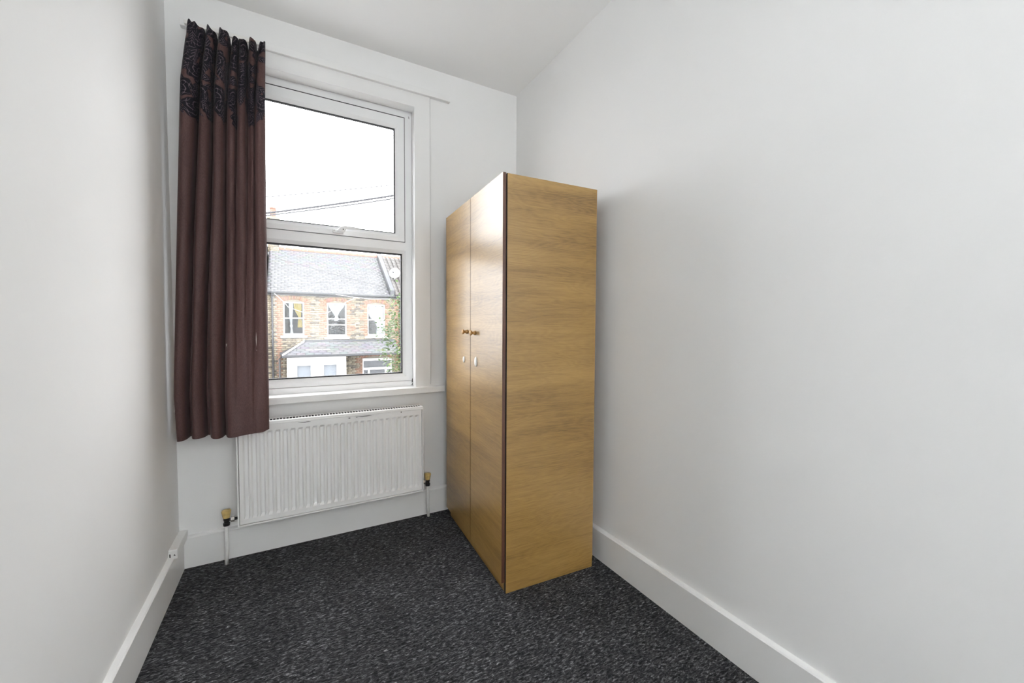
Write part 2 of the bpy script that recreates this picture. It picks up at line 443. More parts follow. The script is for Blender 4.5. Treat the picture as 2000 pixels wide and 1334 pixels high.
# fixed outer frame with transom: upper light / lower light
UZ0, UZ1 = 1.640, 2.366
LZ0, LZ1 = 0.838, 1.592
LX0, LX1 = OX0 + 0.040, 0.606
UX0, UX1 = OX0 + 0.042, 0.601
bm = wall_with_holes(B(), FX0, FX1, FZ0 + 0.03, FZ1, YF, YF + 0.065, [(UX0, UX1, UZ0, UZ1), (LX0, LX1, LZ0, LZ1)])
wpart('frame', bm, M_UPVC)
wpart('frame_packer', bbox(FX0, FX1, YF - 0.006, YF + 0.06, FZ0 - 0.03, FZ0 + 0.0285, 0.002), M_UPVC)
# upper opening sash, standing proud of the frame
SX0, SX1, SZ0, SZ1 = UX0 + 0.002, UX1 - 0.002, UZ0 + 0.003, UZ1 - 0.003
bm = ring(B(), SX0, SX1, SZ0, SZ1, (0.034, 0.034, 0.027, 0.049), YF - 0.006, YF + 0.05)
sash = wpart('sash', bm, M_UPVC)
GX0, GX1, GZ0, GZ1 = SX0 + 0.054, SX1 - 0.054, SZ0 + 0.047, SZ1 - 0.069
bm = bead(B(), SX0 + 0.034, SX1 - 0.034, SZ0 + 0.027, SZ1 - 0.049, 0.020, YF - 0.0055, YF + 0.006)
wpart('glazing_bead', bm, M_UPVC, sash)
wpart('gasket', ring(B(), GX0 - 0.003, GX1 + 0.003, GZ0 - 0.003, GZ1 + 0.003, (0.0075, 0.0075, 0.006, 0.0075), YF + 0.005, YF + 0.018), M_GASK, sash)
bm = B(); box(bm, GX0 - 0.01, GX1 + 0.01, YF + 0.012, YF + 0.016, GZ0 - 0.01, GZ1 + 0.01); wpart('pane', bm, M_GLASS, sash)
wpart('gasket', ring(B(), UX0 - 0.002, UX1 + 0.0022, UZ0, UZ1 + 0.004, (0.005, 0.0052, 0.0005, 0.008), YF - 0.0015, YF + 0.02), M_GASK, sash)
# lower fixed light
bm = bead(B(), LX0, LX1, LZ0, LZ1, 0.022, YF, YF + 0.014); wpart('glazing_bead', bm, M_UPVC)
gx0, gx1, gz0, gz1 = LX0 + 0.022, 0.583, LZ0 + 0.022, 1.570
wpart('gasket', ring(B(), gx0 - 0.003, gx1 + 0.003, gz0 - 0.003, gz1 + 0.003, (0.007, 0.007, 0.007, 0.009), YF + 0.012, YF + 0.026), M_GASK)
bm = B(); box(bm, gx0 - 0.01, gx1 + 0.01, YF + 0.021, YF + 0.025, gz0 - 0.01, gz1 + 0.01); wpart('pane', bm, M_GLASS)
# handle on the bottom rail of the sash
hb = B(); box(hb, 0.205, 0.262, YF - 0.024, YF - 0.0055, 1.651, 1.672); bevel(hb, 0.004, 2)
handle = wpart('handle', hb, M_UPVC)
bm = B()
prism(bm, [(0.222, YF - 0.048, 1.656), (0.262, YF - 0.048, 1.652), (0.272, YF - 0.048, 1.672), (0.338, YF - 0.048, 1.676), (0.340, YF - 0.048, 1.687), (0.262, YF - 0.048, 1.688), (0.240, YF - 0.048, 1.679)], (0, 0.014, 0))
bevel(bm, 0.003, 2); box(bm, 0.240, 0.258, YF - 0.036, YF - 0.022, 1.657, 1.672)
wpart('lever', bm, M_UPVC, handle)
bm = lathe(B(), [(0, 0.0045), (0.002, 0.0045), (0.002, 0)], (0.213, YF - 0.026, 1.662), (0, -1, 0), 12); wpart('screw', bm, M_CHROME, handle)
bm = lathe(B(), [(0, 0.003), (0.0006, 0.003), (0.0006, 0)], (0.256, YF - 0.0482, 1.668), (0, -1, 0), 10); wpart('key_hole', bm, M_DARK, handle)
bm = B(); prism(bm, [(0.627, YF - 0.0005, 2.372), (0.631, YF - 0.0005, 2.367), (0.629, YF - 0.0005, 2.380), (0.626, YF - 0.0005, 2.384)], (0, 0.0004, 0)); wpart('screw_hole', bm, M_DARK)
bm = B()
prism(bm, [(0.636, YF - 0.0075, 0.800), (0.642, YF - 0.0075, 0.802), (0.642, YF - 0.0075, 0.826), (0.639, YF - 0.0075, 0.822)], (0, 0.001, 0))
prism(bm, [(0.630, YF - 0.0075, 0.783), (0.641, YF - 0.0075, 0.786), (0.6415, YF - 0.0075, 0.798), (0.636, YF - 0.0075, 0.7865)], (0, 0.001, 0))
wpart('sealant_gap', bm, M_DARK)
# window board
o = bm_obj('trim_6', bbox(XL + 0.001, 0.817, D - 0.042, YF - 0.0065, 0.745, 0.7805, 0.003), M_TRIM)
tag(o, 'white window sill board running above the radiator', 'window sill', kind='structure')

# ------------------------------------------------------------------ radiator
RX0, RX1, RZ0, RZ1, RYF, RYB = -0.235, 0.656, 0.190, 0.682, 2.245, 2.318
rad = empty('radiator', (0.21, 2.28, 0.0), 'white fluted panel radiator under the window', 'radiator')
RO = (0.21, 2.28, 0.0)
def rpart(name, bm, m, parent=rad, smooth=False): return bm_obj(name, bm, m, parent, RO, smooth)
bm = B()
n = 26; pad = 0.022; pitch = (RX1 - RX0 - 2 * pad) / n
zs = [(RZ0 + 0.0095, 0.0), (RZ0 + 0.032, 0.0), (RZ0 + 0.045, 1.0), (RZ1 - 0.058, 1.0), (RZ1 - 0.046, 0.0), (RZ1 - 0.014, 0.0)]
xs = [(RX0 + 0.0095, 0.0)]
for k in range(n):
    c = RX0 + pad + (k + 0.5) * pitch
    xs += [(c - 0.40 * pitch, 0.0), (c - 0.20 * pitch, 1.0), (c + 0.16 * pitch, 1.0), (c + 0.36 * pitch, 0.0)]
xs.append((RX1 - 0.0095, 0.0))
grid = [[bm.verts.new((x, RYF + 0.0125 * a * b, z)) for x, a in xs] for z, b in zs]
for j in range(len(zs) - 1):
    for i in range(len(xs) - 1):
        bm.faces.new((grid[j][i], grid[j][i + 1], grid[j + 1][i + 1], grid[j + 1][i]))
rpart('front_panel', bm, M_RAD)
# rolled seam round the panel
bm = B()
bm = ring(bm, RX0, RX1, RZ0, RZ1 - 0.010, (0.007, 0.007, 0.007, 0.006), RYF - 0.004, RYF + 0.016); bevel(bm, 0.0015, 2)
rpart('seam', bm, M_RAD)
for x0, x1 in ((RX0, RX0 + 0.003), (RX1 - 0.003, RX1)):
    rpart('side_panel', bbox(x0, x1, RYF + 0.010, RYB, RZ0 + 0.02, RZ1, 0.001), M_RAD)
bm = B(); box(bm, RX0 + 0.01, RX1 - 0.01, RYF + 0.03, RYF + 0.045, RZ0 + 0.02, RZ1 - 0.03)
rpart('water_panel', bm, M_RAD)
# top grille: two rails and the cross bars between them
bm = B()
box(bm, RX0, RX1, RYF - 0.002, RYF + 0.022, RZ1 - 0.012, RZ1); bevel(bm, 0.003, 2)
gr = rpart('top_grille', bm, M_RAD)
bm = B(); box(bm, RX0, RX1, RYB - 0.012, RYB, RZ1 - 0.003, RZ1)
rpart('grille_rail', bm, M_RAD, gr)
bm = B(); nb = 62
for k in range(nb + 1):
    x = RX0 + 0.004 + (RX1 - RX0 - 0.012) * k / nb
    box(bm, x, x + 0.0040, RYF + 0.021, RYB - 0.011, RZ1 - 0.0035, RZ1 - 0.0005)
gb = rpart('grille_bars', bm, M_RAD, gr); gb['kind'] = 'stuff'
bm = B(); prism(bm, [(RX0 + 0.006, RYF + 0.024, RZ1 - 0.06), (RX0 + 0.006, RYF + 0.024, RZ1 - 0.022), (RX0 + 0.006, RYB - 0.014, RZ1 - 0.022), (RX0 + 0.006, RYB - 0.012, RZ1 - 0.0045), (RX0 + 0.006, RYB - 0.004, RZ1 - 0.0045), (RX0 + 0.006, RYB - 0.004, RZ1 - 0.06)], (RX1 - RX0 - 0.012, 0, 0))
rpart('grille_slot_shade', bm, M_DARK)  # solid dark block stands in for the shade below the grille slots
# paint chips
def chip(bm, x, z, w, h, y=RYF - 0.0007):
    b_ = prism(B(), [(x - w, y, z), (x, y, z - h), (x + w, y, z - h * .4), (x + w * .6, y, z + h), (x - w * .4, y, z + h * .8)], (0, 0.0012, 0))
    rpart('paint_chip', b_, M_DARK)
for x, z, w, h in ((0.567, 0.413, .0016, .012), (0.566, 0.395, .003, .003), (0.635, 0.52, .002, .006), (0.629, 0.505, .003, .003)): chip(bm, x, z, w, h, RYF + .0095)
for x, z, w, h in ((0.26, 0.658, .006, .0022), (0.297, 0.659, .003, .0025), (0.33, 0.6605, .045, .0016), (0.05, 0.6605, .03, .0014), (0.53, 0.6625, .003, .003)): chip(bm, x, z, w, h, RYF - .0045)
for bx in (0.0, 0.45):
    rpart('wall_bracket', bbox(bx, bx + 0.03, RYB - 0.001, D, 0.25, 0.62, 0.001), M_RAD)
bm = B(); tube(bm, [(-0.02, RYB - 0.01, RZ0 + 0.002), (0.05, RYB - 0.01, RZ0 + 0.002)], 0.010, 10); rpart('brass_plug', bm, M_VALVE)

def valve(px, py, side, name_label):
    t = empty('radiator_valve', (px, py, 0), name_label, 'valve', group='valves at the radiator ends')
    O = (px, py, 0)
    bm = tube(B(), [(px + 0.004 * side, py, 0.0), (px + 0.001 * side, py, 0.06), (px, py, 0.19)], 0.0082, 14); bm_obj('pipe', bm, M_PIPE, t, O, True)
    z = 0.188
    bm = lathe(B(), [(0, 0.0135), (0.012, 0.0145), (0.014, 0.0105), (0.024, 0.0105), (0.026, 0.0125), (0.037, 0.0125)], (px, py, z), (0, 0, 1), 12)
    bm_obj('valve_body', bm, M_VBODY, t, O)
    # tapered fluted cap
    bm = B()
    prof = [(0.0, 0.0128), (0.004, 0.0140), (0.030, 0.0185), (0.036, 0.0178), (0.0375, 0.012), (0.0375, 0.0)]
    rings = []
    for h, r in prof:
        rings.append([bm.verts.new((px + max(r, 1e-4) * (1 + 0.06 * (k % 2)) * math.cos(k * math.pi / 12), py + max(r, 1e-4) * (1 + 0.06 * (k % 2)) * math.sin(k * math.pi / 12), z + 0.037 + h)) for k in range(24)])
    for a, b in zip(rings, rings[1:]):
        for k in range(24): bm.faces.new((a[k], a[(k + 1) % 24], b[(k + 1) % 24], b[k]))
    bm.faces.new(rings[0][::-1]); bmesh.ops.recalc_face_normals(bm, faces=bm.faces)
    cap = bm_obj('valve_cap', bm, M_VALVE, t, O)
    xe = RX0 if side < 0 else RX1
    d = -side
    bm = lathe(B(), [(0.008, 0.0065), (abs(xe - px) + 0.002, 0.0065)], (px, py, z + 0.026), (d, 0, 0), 12); bm_obj('connector', bm, M_VBODY, t, O)
    bm = lathe(B(), [(0.018, 0.0125), (0.032, 0.0125)], (px, py, z + 0.026), (d, 0, 0), 6); bm_obj('union_nut', bm, M_CHROME, t, O)
valve(-0.285, 2.300, -1, 'yellowed radiator valve on white pipe near the left wall')
valve(0.702, 2.314, 1, 'yellowed radiator valve on white pipe beside the wardrobe')

# chipped trunking block on the left skirting
t = empty('trunking_block', (XL + 0.02, 2.26, HS), 'short chipped white trunking block on the left skirting by the corner', 'trunking')
TO = (XL + 0.02, 2.26, HS)
bm = B(); box(bm, XL, XL + 0.032, 2.17, D - 0.002, HS - 0.008, HS + 0.033); bevel(bm, 0.003, 2); bm_obj('body', bm, M_TRIM, t, TO)
bm = B()
prism(bm, [(XL + 0.004, 2.1694, HS + 0.002), (XL + 0.008, 2.1694, HS), (XL + 0.008, 2.1694, HS + 0.016), (XL + 0.004, 2.1694, HS + 0.018)], (0, 0.001, 0))
prism(bm, [(XL + 0.018, 2.1694, HS + 0.008), (XL + 0.025, 2.1694, HS + 0.008), (XL + 0.021, 2.1694, HS + 0.015)], (0, 0.001, 0))
bm_obj('chip', bm, M_DARK, t, TO)

# ------------------------------------------------------------------ wardrobe
WX, WY, WA, WW, WD, WH = 0.7879, 1.4754, -0.05, 0.803, 0.455, 1.7755
wr = empty('wardrobe', (WX, WY, 0), 'oak effect two door wardrobe standing against the right wall', 'wardrobe', rz=WA)
def wd(name, bm, m, parent=wr, smooth=False): return bm_obj(name, bm, m, parent, smooth=smooth)
T = 0.016
wd('side_panel', bbox(0, WD, 0, T, 0, WH, 0.0008, 1), M_WOOD)
wd('side_panel', bbox(0, WD, WW - T, WW, 0, WH, 0.0008, 1), M_WOOD)
wd('top_panel', bbox(0.001, WD - 0.004, T, WW - T, WH - T, WH - 0.001, 0.0008, 1), M_WOOD)
wd('bottom_panel', bbox(0.012, WD - 0.004, T, WW - T, 0.05, 0.05 + T, 0.0008, 1), M_WOOD)
wd('plinth', bbox(0.0, 0.016, T, WW - T, 0.0, 0.05, 0.0008, 1), M_WOOD)
wd('back_panel', bbox(WD, WD + 0.004, 0.003, WW - 0.003, 0.045, WH + 0.001, 0.0005, 1), M_BACK)
wd('front_edge_strip', bbox(-0.0012, 0.0, 0.0, T, 0, WH, 0.0003, 1), M_DARK)
wd('front_edge_strip', bbox(-0.0012, 0.0, WW - T, WW, 0, WH, 0.0003, 1), M_DARK)
gapj = 0.386
for j0, j1, kj, pj, kz, pz, pw in ((0.0005, gapj - 0.0018, 0.318, 0.303, 1.112, 0.973, 1.0), (gapj + 0.0018, WW - 0.0005, 0.432, 0.478, 1.116, 0.970, 0.72)):
    d = wd('door', bbox(-0.0205, -0.0055, j0 + 0.0008, j1 - 0.0008, 0.050, WH + 0.002, 0.0006, 1), M_WOOD)
    wd('edge_strip', bbox(-0.0203, -0.0057, j0, j0 + 0.001, 0.0505, WH + 0.0015, 0.0002, 1), M_EDGE, d)
    wd('edge_strip', bbox(-0.0203, -0.0057, j1 - 0.001, j1, 0.0505, WH + 0.0015, 0.0002, 1), M_EDGE, d)
    wd('knob', lathe(B(), [(0, 0.0105), (0.004, 0.011), (0.009, 0.0075), (0.013, 0.0065), (0.017, 0.008), (0.022, 0.0125), (0.026, 0.0125), (0.028, 0.010), (0.0285, 0.0)], (-0.0205, kj, kz), (-1, 0, 0), 20), M_KNOB, d, True)
    # oval plastic plate, slightly domed
    bm = B(); rings = []
    for rr, hh in ((1.0, 0.0), (1.0, 0.003), (0.85, 0.006), (0.5, 0.0075), (0.02, 0.008)):
        rings.append([bm.verts.new((-0.0205 - hh, pj + pw * 0.014 * rr * math.cos(k * math.pi / 14), pz + pw * 0.024 * rr * math.sin(k * math.pi / 14))) for k in range(28)])
    for a, b in zip(rings, rings[1:]):
        for k in range(28): bm.faces.new((a[k], a[(k + 1) % 28], b[(k + 1) % 28], b[k]))
    bm.faces.new(rings[-1]); bmesh.ops.recalc_face_normals(bm, faces=bm.faces)
    wd('oval_plate', bm, M_PLAST, d, True)

# ------------------------------------------------------------------ curtain
CZ0, CZ1 = 0.640, 2.468
def lerp(a, b, t): return a + (b - a) * t
HT = np.array([0.0, 0.11, 0.56, 0.86, 1.0])
XLT = np.array([-0.441, -0.447, -0.423, -0.405, -0.378])
XRT = np.array([-0.0990, -0.0975, -0.0955, -0.0915, -0.0870])
V_TOP = np.array([0.189, 0.349, 0.510, 0.617, 0.750, 0.862]); V_BOT = np.array([0.104, 0.291, 0.483, 0.640, 0.755, 0.835])
A_TOP = np.array([0.060, 0.062, 0.056, 0.050, 0.056, 0.050]); A_BOT = np.array([0.085, 0.085, 0.075, 0.0, 0.0, 0.010])
def curtain_xyz(U, Tn):
    """U across 0..1, Tn up 0..1 (arrays)"""
    xl = np.interp(Tn, HT, XLT); xr = np.interp(Tn, HT, XRT)
    q = np.clip(Tn, 0, 1) ** 1.15
    dep = np.zeros_like(U)
    sx = np.zeros_like(U)
    for i in range(6):
        v = lerp(V_BOT[i], V_TOP[i], q) + 0.006 * np.sin(9 * Tn + i * 2.1)
        a = lerp(A_BOT[i], A_TOP[i], np.clip(q * 1.25 if i > 2 else q, 0, 1))
        w = lerp(0.034, 0.028, q)
        d = (U - v) / w
        dep -= a * (0.55 * np.exp(-np.sqrt(d * d + 0.02) + 0.14) + 0.6 * np.exp(-(d / 1.25) ** 2))
        sx += 0.010 * np.exp(-((d + 1.2) / 1.2) ** 2) * np.minimum(1, a / 0.03)     # cloth leans over the fold to its right
    dep -= 0.020 * np.exp(-U / 0.03) + 0.022 * np.exp(-(1 - U) / 0.035)
    dep += 0.006 * np.sin(U * 17 + 2.5 * Tn) * (1 - q) + 0.003 * np.sin(U * 31 + 7 * Tn + 1)
    pinch = np.exp(-((Tn - 0.972) / 0.010) ** 2)
    dep -= 0.006 * pinch
    dep = np.maximum(dep, -0.078)
    yc = np.interp(Tn, [0, 0.2, 0.8, 1.0], [2.198, 2.206, 2.250, 2.272])
    X = xl + (xr - xl) * U + sx
    Y = yc - dep - 0.022
    top = np.clip((Tn - 0.96) / 0.04, 0, 1)
    lift = -0.20 * np.clip(-dep, 0, 0.05) + 0.008 * np.sin(U * 33 + 0.4) + 0.006 * np.sin(U * 83)
    Z = CZ0 + (CZ1 - CZ0) * Tn + lift * top
    bot = np.clip(1 - Tn / 0.03, 0, 1)
    Z += bot * (0.006 * np.sin(U * 9) + 0.010 * np.exp(-((1 - U) / 0.05) ** 2))
    Y += top * 0.006 * np.sin(U * 37)
    return X, Y, Z

def flock_pattern(S, Z):
    """black flock peonies and acanthus leaves on the curtain head; S = cloth length (m), Z = height (m)"""
    mask = np.zeros_like(S); line = np.zeros_like(S)
    r_ = np.random.default_rng(11)
    smax = S.max()
    def edge(v, s): return np.clip(v / s + 0.5, 0, 1)
    def put(m, l):
        nonlocal mask, line
        line = np.where(m > 0.5, l * m, line); mask = np.maximum(mask, m)
    def leaf(cx, cz, ang, L, W, bend):
        dx, dz = S - cx, Z - cz
        a = dx * math.cos(ang) + dz * math.sin(ang); b = -dx * math.sin(ang) + dz * math.cos(ang)
        b = b - bend * (a / L) ** 2 * L
        tt = np.clip(a / L, 0, 1)
        half = W * np.sin(np.pi * np.clip(tt, 0, 1) ** 0.8) * (0.85 + 0.25 * np.abs(np.sin(tt * 11)))
        m = np.where((a > 0) & (a < L), edge(half - np.abs(b), 0.0022), 0)
        vein = np.sin((a * 1.0 - np.abs(b) * 1.4) * 2 * np.pi / 0.0135)
        l = np.where((vein > 0.72) & (np.abs(b) < half * 0.85), 0.75, 0) + np.where(np.abs(b) < 0.0007, 0.5, 0)
        put(m, np.clip(l, 0, 0.8))
    def peony(cx, cz, R, ph):
        dx, dz = S - cx, Z - cz
        r = np.hypot(dx, dz); th = np.arctan2(dz, dx) + ph
        rad = R * (0.80 + 0.16 * np.abs(np.sin(2.5 * th)) + 0.05 * np.sin(9 * th))
        m = edge(rad - r, 0.003)
        pet = np.sin(2.5 * th + 7.0 * r / R) * np.cos(10.0 * r / R + 1.2 * np.sin(5 * th))
        l = np.where(np.abs(pet) < 0.10, 0.7, 0) * (r < rad * 0.93)
        put(m, l)
    row = 0
    for zc in (2.095, 2.175, 2.255, 2.335, 2.415, 2.470):
        s = (0.01 if row % 2 else 0.07) + r_.uniform(-.01, .01)
        while s < smax:
            z = zc + r_.uniform(-0.015, 0.015)
            R = r_.uniform(0.042, 0.058)
            for k in range(5 if row else 4):
                an = r_.uniform(0.1, math.pi - 0.1) if row == 0 and k == 0 else r_.uniform(0, 2 * math.pi)
                if row == 0 and math.sin(an) < -0.55: an = -an
                leaf(s + math.cos(an) * R * .7, z + math.sin(an) * R * .7, an + r_.uniform(-.4, .4), r_.uniform(.06, .10), r_.uniform(.013, .022), r_.uniform(-.5, .5))
            peony(s, z, R, r_.uniform(0, 6))
            s += r_.uniform(0.150, 0.185)
        row += 1
    keep = edge(Z - (2.040 + 0.006 * np.sin(S * 40)), 0.004)
    return mask * keep, line * keep

NU = 460
t_low = np.linspace(0, 0.755, 70)[:-1]; t_top = np.linspace(0.755, 1.0, 300)
TN = np.concatenate([t_low, t_top]); NZ = len(TN)
UG, TG = np.meshgrid(np.linspace(0, 1, NU), TN)
CX, CY, CZ = curtain_xyz(UG, TG)
k = int(NZ * 0.75)
ds = np.hypot(np.diff(CX[k]), np.diff(CY[k])); arc = np.concatenate([[0], np.cumsum(ds)])
FM, FL = flock_pattern(np.tile(arc, (NZ, 1)), CZ)
me = bpy.data.meshes.new('curtain_cloth')
verts = np.stack([CX, CY, CZ], -1).reshape(-1, 3)
CO = (-0.26, 2.22, CZ0)
idx = np.arange(NZ * NU).reshape(NZ, NU)
faces = np.stack([idx[:-1, :-1], idx[:-1, 1:], idx[1:, 1:], idx[1:, :-1]], -1).reshape(-1, 4)
me.vertices.add(len(verts)); me.vertices.foreach_set('co', (verts - np.array(CO)).astype(np.float32).ravel())
me.loops.add(faces.size); me.loops.foreach_set('vertex_index', faces.astype(np.int32).ravel())
me.polygons.add(len(faces)); me.polygons.foreach_set('loop_start', np.arange(0, faces.size, 4, dtype=np.int32))
me.update(calc_edges=True); me.validate()
ca = me.color_attributes.new('flock', 'FLOAT_COLOR', 'POINT')
cols = np.stack([FM, FL, np.zeros_like(FM), np.ones_like(FM)], -1).reshape(-1, 4)
ca.data.foreach_set('color', cols.astype(np.float32).ravel())
me.polygons.foreach_set('use_smooth', np.ones(len(faces), dtype=bool))
cur = empty('curtain', CO, 'brown curtain with black floral flock along its gathered head', 'curtain')
cl = mesh_obj('cloth', me, M_CURT, cur)
# white paint flecks on the cloth
def fleck(u, t0, t1, w):
    us = np.array([u - w, u, u + w, u]); ts = np.array([(t0 + t1) / 2, t0, (t0 + t1) / 2, t1])
    x, y, z = curtain_xyz(us, ts); y0 = y.min() - 0.0012
    bm_obj('paint_fleck', prism(B(), [(x[i], y0, z[i]) for i in range(4)], (0, 0.0008, 0)), M_PLAST, cl, CO)
fleck(0.862, 0.222, 0.258, 0.0035); fleck(0.53, 0.222, 0.231, 0.004); fleck(0.868, 0.211, 0.214, 0.002)
# heading tape / slim track behind the heading
tr = empty('curtain_track', (-0.2, D - 0.03, 2.49), 'slim white curtain track behind the gathered curtain heading', 'curtain track')
bm_obj('rail', bbox(-0.40, -0.095, D - 0.041, D - 0.0262, 2.490, 2.508, 0.002), M_PLAST, tr, (-0.2, D - 0.03, 2.49))
for hx in np.linspace(-0.385, -0.105, 8):
    bm_obj('glider_hook', tube(B(), [(hx, D - 0.03, 2.492), (hx, D - 0.036, 2.47), (hx, D - 0.048, 2.452)], 0.002, 6), M_PLAST, tr, (-0.2, D - 0.03, 2.49))

# ------------------------------------------------------------------ added fill uplighter, unseen behind the viewer, to even out the indoor brightness
LO = (0.42, -3.0, 0.0)
lp = empty('added_fill_lamp', LO, 'added white uplighter giving fill light, unseen behind the viewer', 'lamp')
bm_obj('base', lathe(B(), [(0, 0.14), (0.015, 0.14), (0.025, 0.12), (0.03, 0.02)], LO, (0, 0, 1), 28), M_PLAST, lp, LO)
bm_obj('pole', tube(B(), [(LO[0], LO[1], 0.025), (LO[0], LO[1], FILL_LAMP_Z - 0.10)], 0.011, 10), M_PLAST, lp, LO)
bowl = bm_obj('bowl', lathe(B(), [(-0.11, 0.02), (-0.10, 0.08), (-0.06, 0.15), (0.0, 0.20), (0.08, 0.232), (0.08, 0.226), (0.0, 0.194), (-0.02, 0.17), (-0.02, 0.001)], (LO[0], LO[1], FILL_LAMP_Z), (0, 0, 1), 40), M_PLAST, lp, LO)  # rim raised to keep the diffuser out of the window pane reflections
ml = bpy.data.materials.new('fill_lamp_diffuser'); ml.use_nodes = True
nt, pb = nodes_of(ml)
pb.inputs['Base Color'].default_value = (0.85, 0.84, 0.8, 1)
pb.inputs['Emission Color'].default_value = (0.945, 0.975, 1.0, 1); pb.inputs['Emission Strength'].default_value = FILL_LAMP
bm_obj('diffuser', lathe(B(), [(-0.018, 0.165), (0.005, 0.165), (0.025, 0.14), (0.042, 0.09), (0.05, 0.04), (0.052, 0.001)], (LO[0], LO[1], FILL_LAMP_Z), (0, 0, 1), 40), ml, lp, LO, True)

# ------------------------------------------------------------------ street outside
GZ = -2.80
M_ROAD = mat('concrete_road', (0.30, 0.30, 0.298), 0.9, 0.2, 30, 0.4, 200)
M_PAVE = mat('pavement', (0.38, 0.375, 0.36), 0.9, 0.15, 12, 0.2, 80)
M_MORT = mat('mortar', (0.130, 0.119, 0.096), 0.95, 0.12, 20)
M_BRICK = mat_attr('brick', 0.9, 0.22, 30)
M_SLATE = mat_attr('slate', 0.62, 0.10, 12, 0.15)
M_WHITE = mat('white_masonry_paint', (0.45, 0.45, 0.445), 0.7, 0.03, 5)
M_FRAME = mat('white_sash_paint', (0.45, 0.45, 0.445), 0.45, 0.02, 8)
M_LEAD = mat('lead_flashing', (0.036, 0.038, 0.043), 0.6, 0.15, 12)
M_GUT = mat('gutter_dark', (0.017, 0.018, 0.021), 0.45, 0.2, 20)
M_TERRA = mat('terracotta', (0.155, 0.078, 0.054), 0.85, 0.2, 20)
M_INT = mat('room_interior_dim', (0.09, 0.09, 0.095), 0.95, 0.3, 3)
M_NET = mat('net_curtain_white', (0.75, 0.75, 0.76), 0.9, 0.06, 20)
M_YELL = mat('yellow_curtain_cloth', (0.55, 0.42, 0.10), 0.9, 0.12, 20)
M_HGLASS = glass_mat('house_glass', -0.022, (0.86, 0.88, 0.90))
M_BLIND = mat('roller_blind_grey', (0.20, 0.205, 0.215), 0.9, 0.08, 6)
M_WIRE = mat('overhead_wire', (0.02, 0.02, 0.024), 0.6, 0.1)
M_WIREW = mat('telephone_wire_white', (0.55, 0.55, 0.55), 0.5, 0.05)

bm = B(); box(bm, -40, 40, 2.7, 60, GZ - 0.3, GZ)
tag(bm_obj('street', bm, M_ROAD), 'pale concrete street below the window', 'street', kind='structure')
bm = B(); box(bm, -40, 40, 14.2, 16.2, GZ, GZ + 0.1)
tag(bm_obj('pavement', bm, M_PAVE), 'pale paved footway in front of the brick houses', 'pavement', kind='structure')

YELLOW = ((0.174, 0.150, 0.108), (0.157, 0.132, 0.096), (0.188, 0.164, 0.124), (0.132, 0.113, 0.085), (0.077, 0.067, 0.056))
RED = ((0.185, 0.110, 0.075), (0.199, 0.122, 0.085), (0.171, 0.099, 0.068))

def pieces_mesh(name, quads, cols):
    """quads: list of 8-corner boxes (without the hidden back face); cols one colour per piece"""
    n = len(quads); V = np.array(quads, dtype=np.float32).reshape(-1, 3)
    f = np.array([(0, 1, 5, 4), (1, 2, 6, 5), (3, 0, 4, 7), (4, 5, 6, 7), (3, 2, 1, 0)])
    F = (f[None] + 8 * np.arange(n)[:, None, None]).reshape(-1, 4)
    me = bpy.data.meshes.new(name)
    me.vertices.add(len(V)); me.vertices.foreach_set('co', V.ravel())
    me.loops.add(F.size); me.loops.foreach_set('vertex_index', F.astype(np.int32).ravel())
    me.polygons.add(len(F)); me.polygons.foreach_set('loop_start', np.arange(0, F.size, 4, dtype=np.int32))
    me.update(calc_edges=True)
    a = me.color_attributes.new('Col', 'FLOAT_COLOR', 'POINT')
    c = np.ones((n, 8, 4), dtype=np.float32); c[:, :, :3] = np.array(cols, dtype=np.float32)[:, None, :]
    a.data.foreach_set('color', c.ravel())
    return me

def box8(x0, x1, y0, y1, z0, z1):
    return [(x0, y0, z0), (x1, y0, z0), (x1, y1, z0), (x0, y1, z0), (x0, y0, z1), (x1, y0, z1), (x1, y1, z1), (x0, y1, z1)]

def brickwork(x0, x1, z0, z1, yface, holes, reds, pal, step=0.075):
    """Flemish bond bricks proud of the mortar; 'reds' are rectangles built in red brick with toothed edges"""
    qs, cs = [], []
    r_ = random.Random(int((x0 + 50) * 100))
    nrow = int((z1 - z0) / step)
    for j in range(nrow):
        z = z0 + j * step
        x = x0 - (0.17 if j % 2 else 0.0); kk = 0
        while x < x1:
            w = 0.215 if (kk % 2 == 0) else 0.1025
            a, b = max(x, x0), min(x + w, x1)
            kk += 1; x += w + 0.010
            if b - a < 0.03: continue
            cz = z + 0.033
            segs = [(a, b)]
            for h in holes:
                if h[2] - 0.02 < cz < h[3] + 0.02:
                    ns = []
                    for s0, s1 in segs:
                        if s1 <= h[0] or s0 >= h[1]: ns.append((s0, s1)); continue
                        if s0 < h[0]: ns.append((s0, h[0]))
                        if s1 > h[1]: ns.append((h[1], s1))
                    segs = ns
            for s0, s1 in segs:
                if s1 - s0 < 0.03: continue
                cx = (s0 + s1) / 2
                ex = 0.06 if (j // 3) % 2 else 0.0
                isr = any(R[0] - ex < cx < R[1] + ex and R[2] < cz < R[3] for R in reds)
                c = r_.choice(RED if isr else pal)
                g = r_.uniform(0.85, 1.15)
                y = yface - 0.010 + r_.uniform(-0.003, 0.003)
                qs.append(box8(s0, s1, y, yface + 0.004, z, z + 0.065)); cs.append([v * g for v in c])
    return qs, cs

